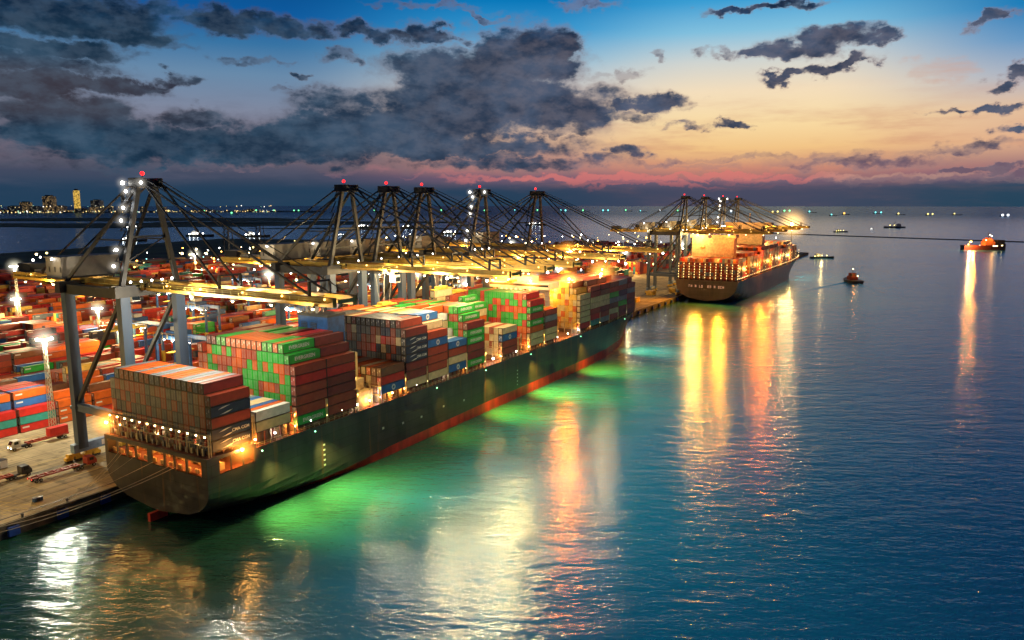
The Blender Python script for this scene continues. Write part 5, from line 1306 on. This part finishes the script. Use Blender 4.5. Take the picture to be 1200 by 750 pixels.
# ------------------------------------------------------------------ city on the far shore
def facade(name, base, lit, dens):
    m, nt, b = nodes(name); N, L = nt.nodes, nt.links
    tc = N.new('ShaderNodeTexCoord'); br = N.new('ShaderNodeTexVoronoi'); br.inputs['Scale'].default_value = .14; L.new(tc.outputs['Object'], br.inputs['Vector'])
    mr = N.new('ShaderNodeMapRange'); mr.inputs['From Min'].default_value = dens; mr.inputs['From Max'].default_value = dens + .05
    sp = N.new('ShaderNodeSeparateColor'); L.new(br.outputs['Color'], sp.inputs[0]); L.new(sp.outputs[0], mr.inputs[0]); L.new(mr.outputs[0], b.inputs['Emission Strength'])
    b.inputs['Emission Color'].default_value = (*lit, 1); b.inputs['Base Color'].default_value = (*base, 1); 
    m.cycles.emission_sampling = 'NONE'; return m
FA = [facade('tower_facade', (.05,.06,.09), (.34,.22,.09), .74), facade('dim_facade', (.05,.07,.10), (.22,.20,.15), .88), facade('golden_facade', (.3,.2,.05), (.75,.46,.08), .25)]
cr = random.Random(9)
def building(azd, dist, w, h, mat_, lab, grp='buildings of the far city skyline'):
    a = R(HEAD - azd); x, y = -math.sin(a)*dist, math.cos(a)*dist
    t = thing('city_building', lab, 'building', (x, y, 0), grp, rz=R(HEAD))
    mb = MB(); mb.box(-w/2, w/2, -w/2, w/2, -2, h); mb.build('tower', mat_, t)
    mb = MB(); mb.box(-w*.3, w*.3, -w*.3, w*.3, h+.05, h + h*.08); mb.build('roof', M['dark'], t)
building(-30.05, 9000, 44, 225, FA[2], 'slender golden floodlit tower, brightest on the far skyline')
building(-31.6, 9000, 90, 165, FA[0], 'broad dark tower with lit crown left of the golden tower')
building(-32.9, 9000, 80, 105, FA[0], 'orange lit block at the left end of the skyline')
building(-28.9, 9000, 90, 125, FA[1], 'wide dark block right of the golden tower')
building(-27.35, 9000, 30, 205, FA[1], 'thin dark spire tower, left of a close pair')
building(-27.0, 9000, 34, 190, FA[1], 'thin dark tower, right of a close pair')
for i in range(36):
    building(-34.5 + i*.45 + cr.uniform(-.2, .2), cr.uniform(8600, 9400), cr.uniform(40, 90), cr.uniform(14, 70)*(1 if i < 22 else .5), cr.choice(FA[:2]), 'low city block with scattered lit windows on the far shore')
mb = MB()
for i in range(210):
    azd = -35 + 17.5*cr.random()**1.3; dist = 8500; a = R(HEAD - azd); mb.ball((-math.sin(a)*dist, math.cos(a)*dist, cr.uniform(4, 22) + (cr.random() < .15)*50), cr.choice([3, 3, 4, 5.5]), cr.choice([0,0,1,1,2,3]), 5, 3)
tag(mb.build('shore_lamps', [glow('far_warm_lamp', (1,.65,.25), 2), glow('far_yellow_lamp', (1,.8,.3), 1.6), glow('far_white_lamp', (1,.95,.85), 2.2), glow('far_green_lamp', (.4,.9,.6), 1.2)]), 'countless shore lamps of the far city', 'lamps', kind='stuff')
mb = MB(); P1 = []
for azd in range(-44, -12, 2):
    a = R(HEAD - azd); P1.append((-math.sin(a)*8700, math.cos(a)*8700))
for p, q in zip(P1, P1[1:]): mb.poly([(p[0],p[1],-1),(q[0],q[1],-1),(q[0],q[1],9),(p[0],p[1],9)]); mb.poly([(p[0],p[1],9),(q[0],q[1],9),(q[0]*1.1,q[1]*1.1,9),(p[0]*1.1,p[1]*1.1,9)])
tag(mb.build('far_shore', M['dark']), 'low dark far shore under the city', 'land', kind='structure')

# ------------------------------------------------------------------ render settings
scene.view_settings.view_transform = 'Standard'; scene.view_settings.look = 'None'; scene.view_settings.exposure = 0
c_ = scene.cycles; c_.use_denoising = True; c_.max_bounces = 4; c_.diffuse_bounces = 2; c_.glossy_bounces = 3; c_.transmission_bounces = 1; c_.volume_bounces = 0
c_.sample_clamp_indirect = 4; c_.sample_clamp_direct = 0; c_.use_light_tree = True; c_.use_adaptive_sampling = True; c_.adaptive_threshold = .03; c_.adaptive_min_samples = 10; c_.caustics_reflective = False; c_.caustics_refractive = False
print('lights', sum(1 for o in bpy.data.objects if o.type == 'LIGHT'), 'objects', len(bpy.data.objects))
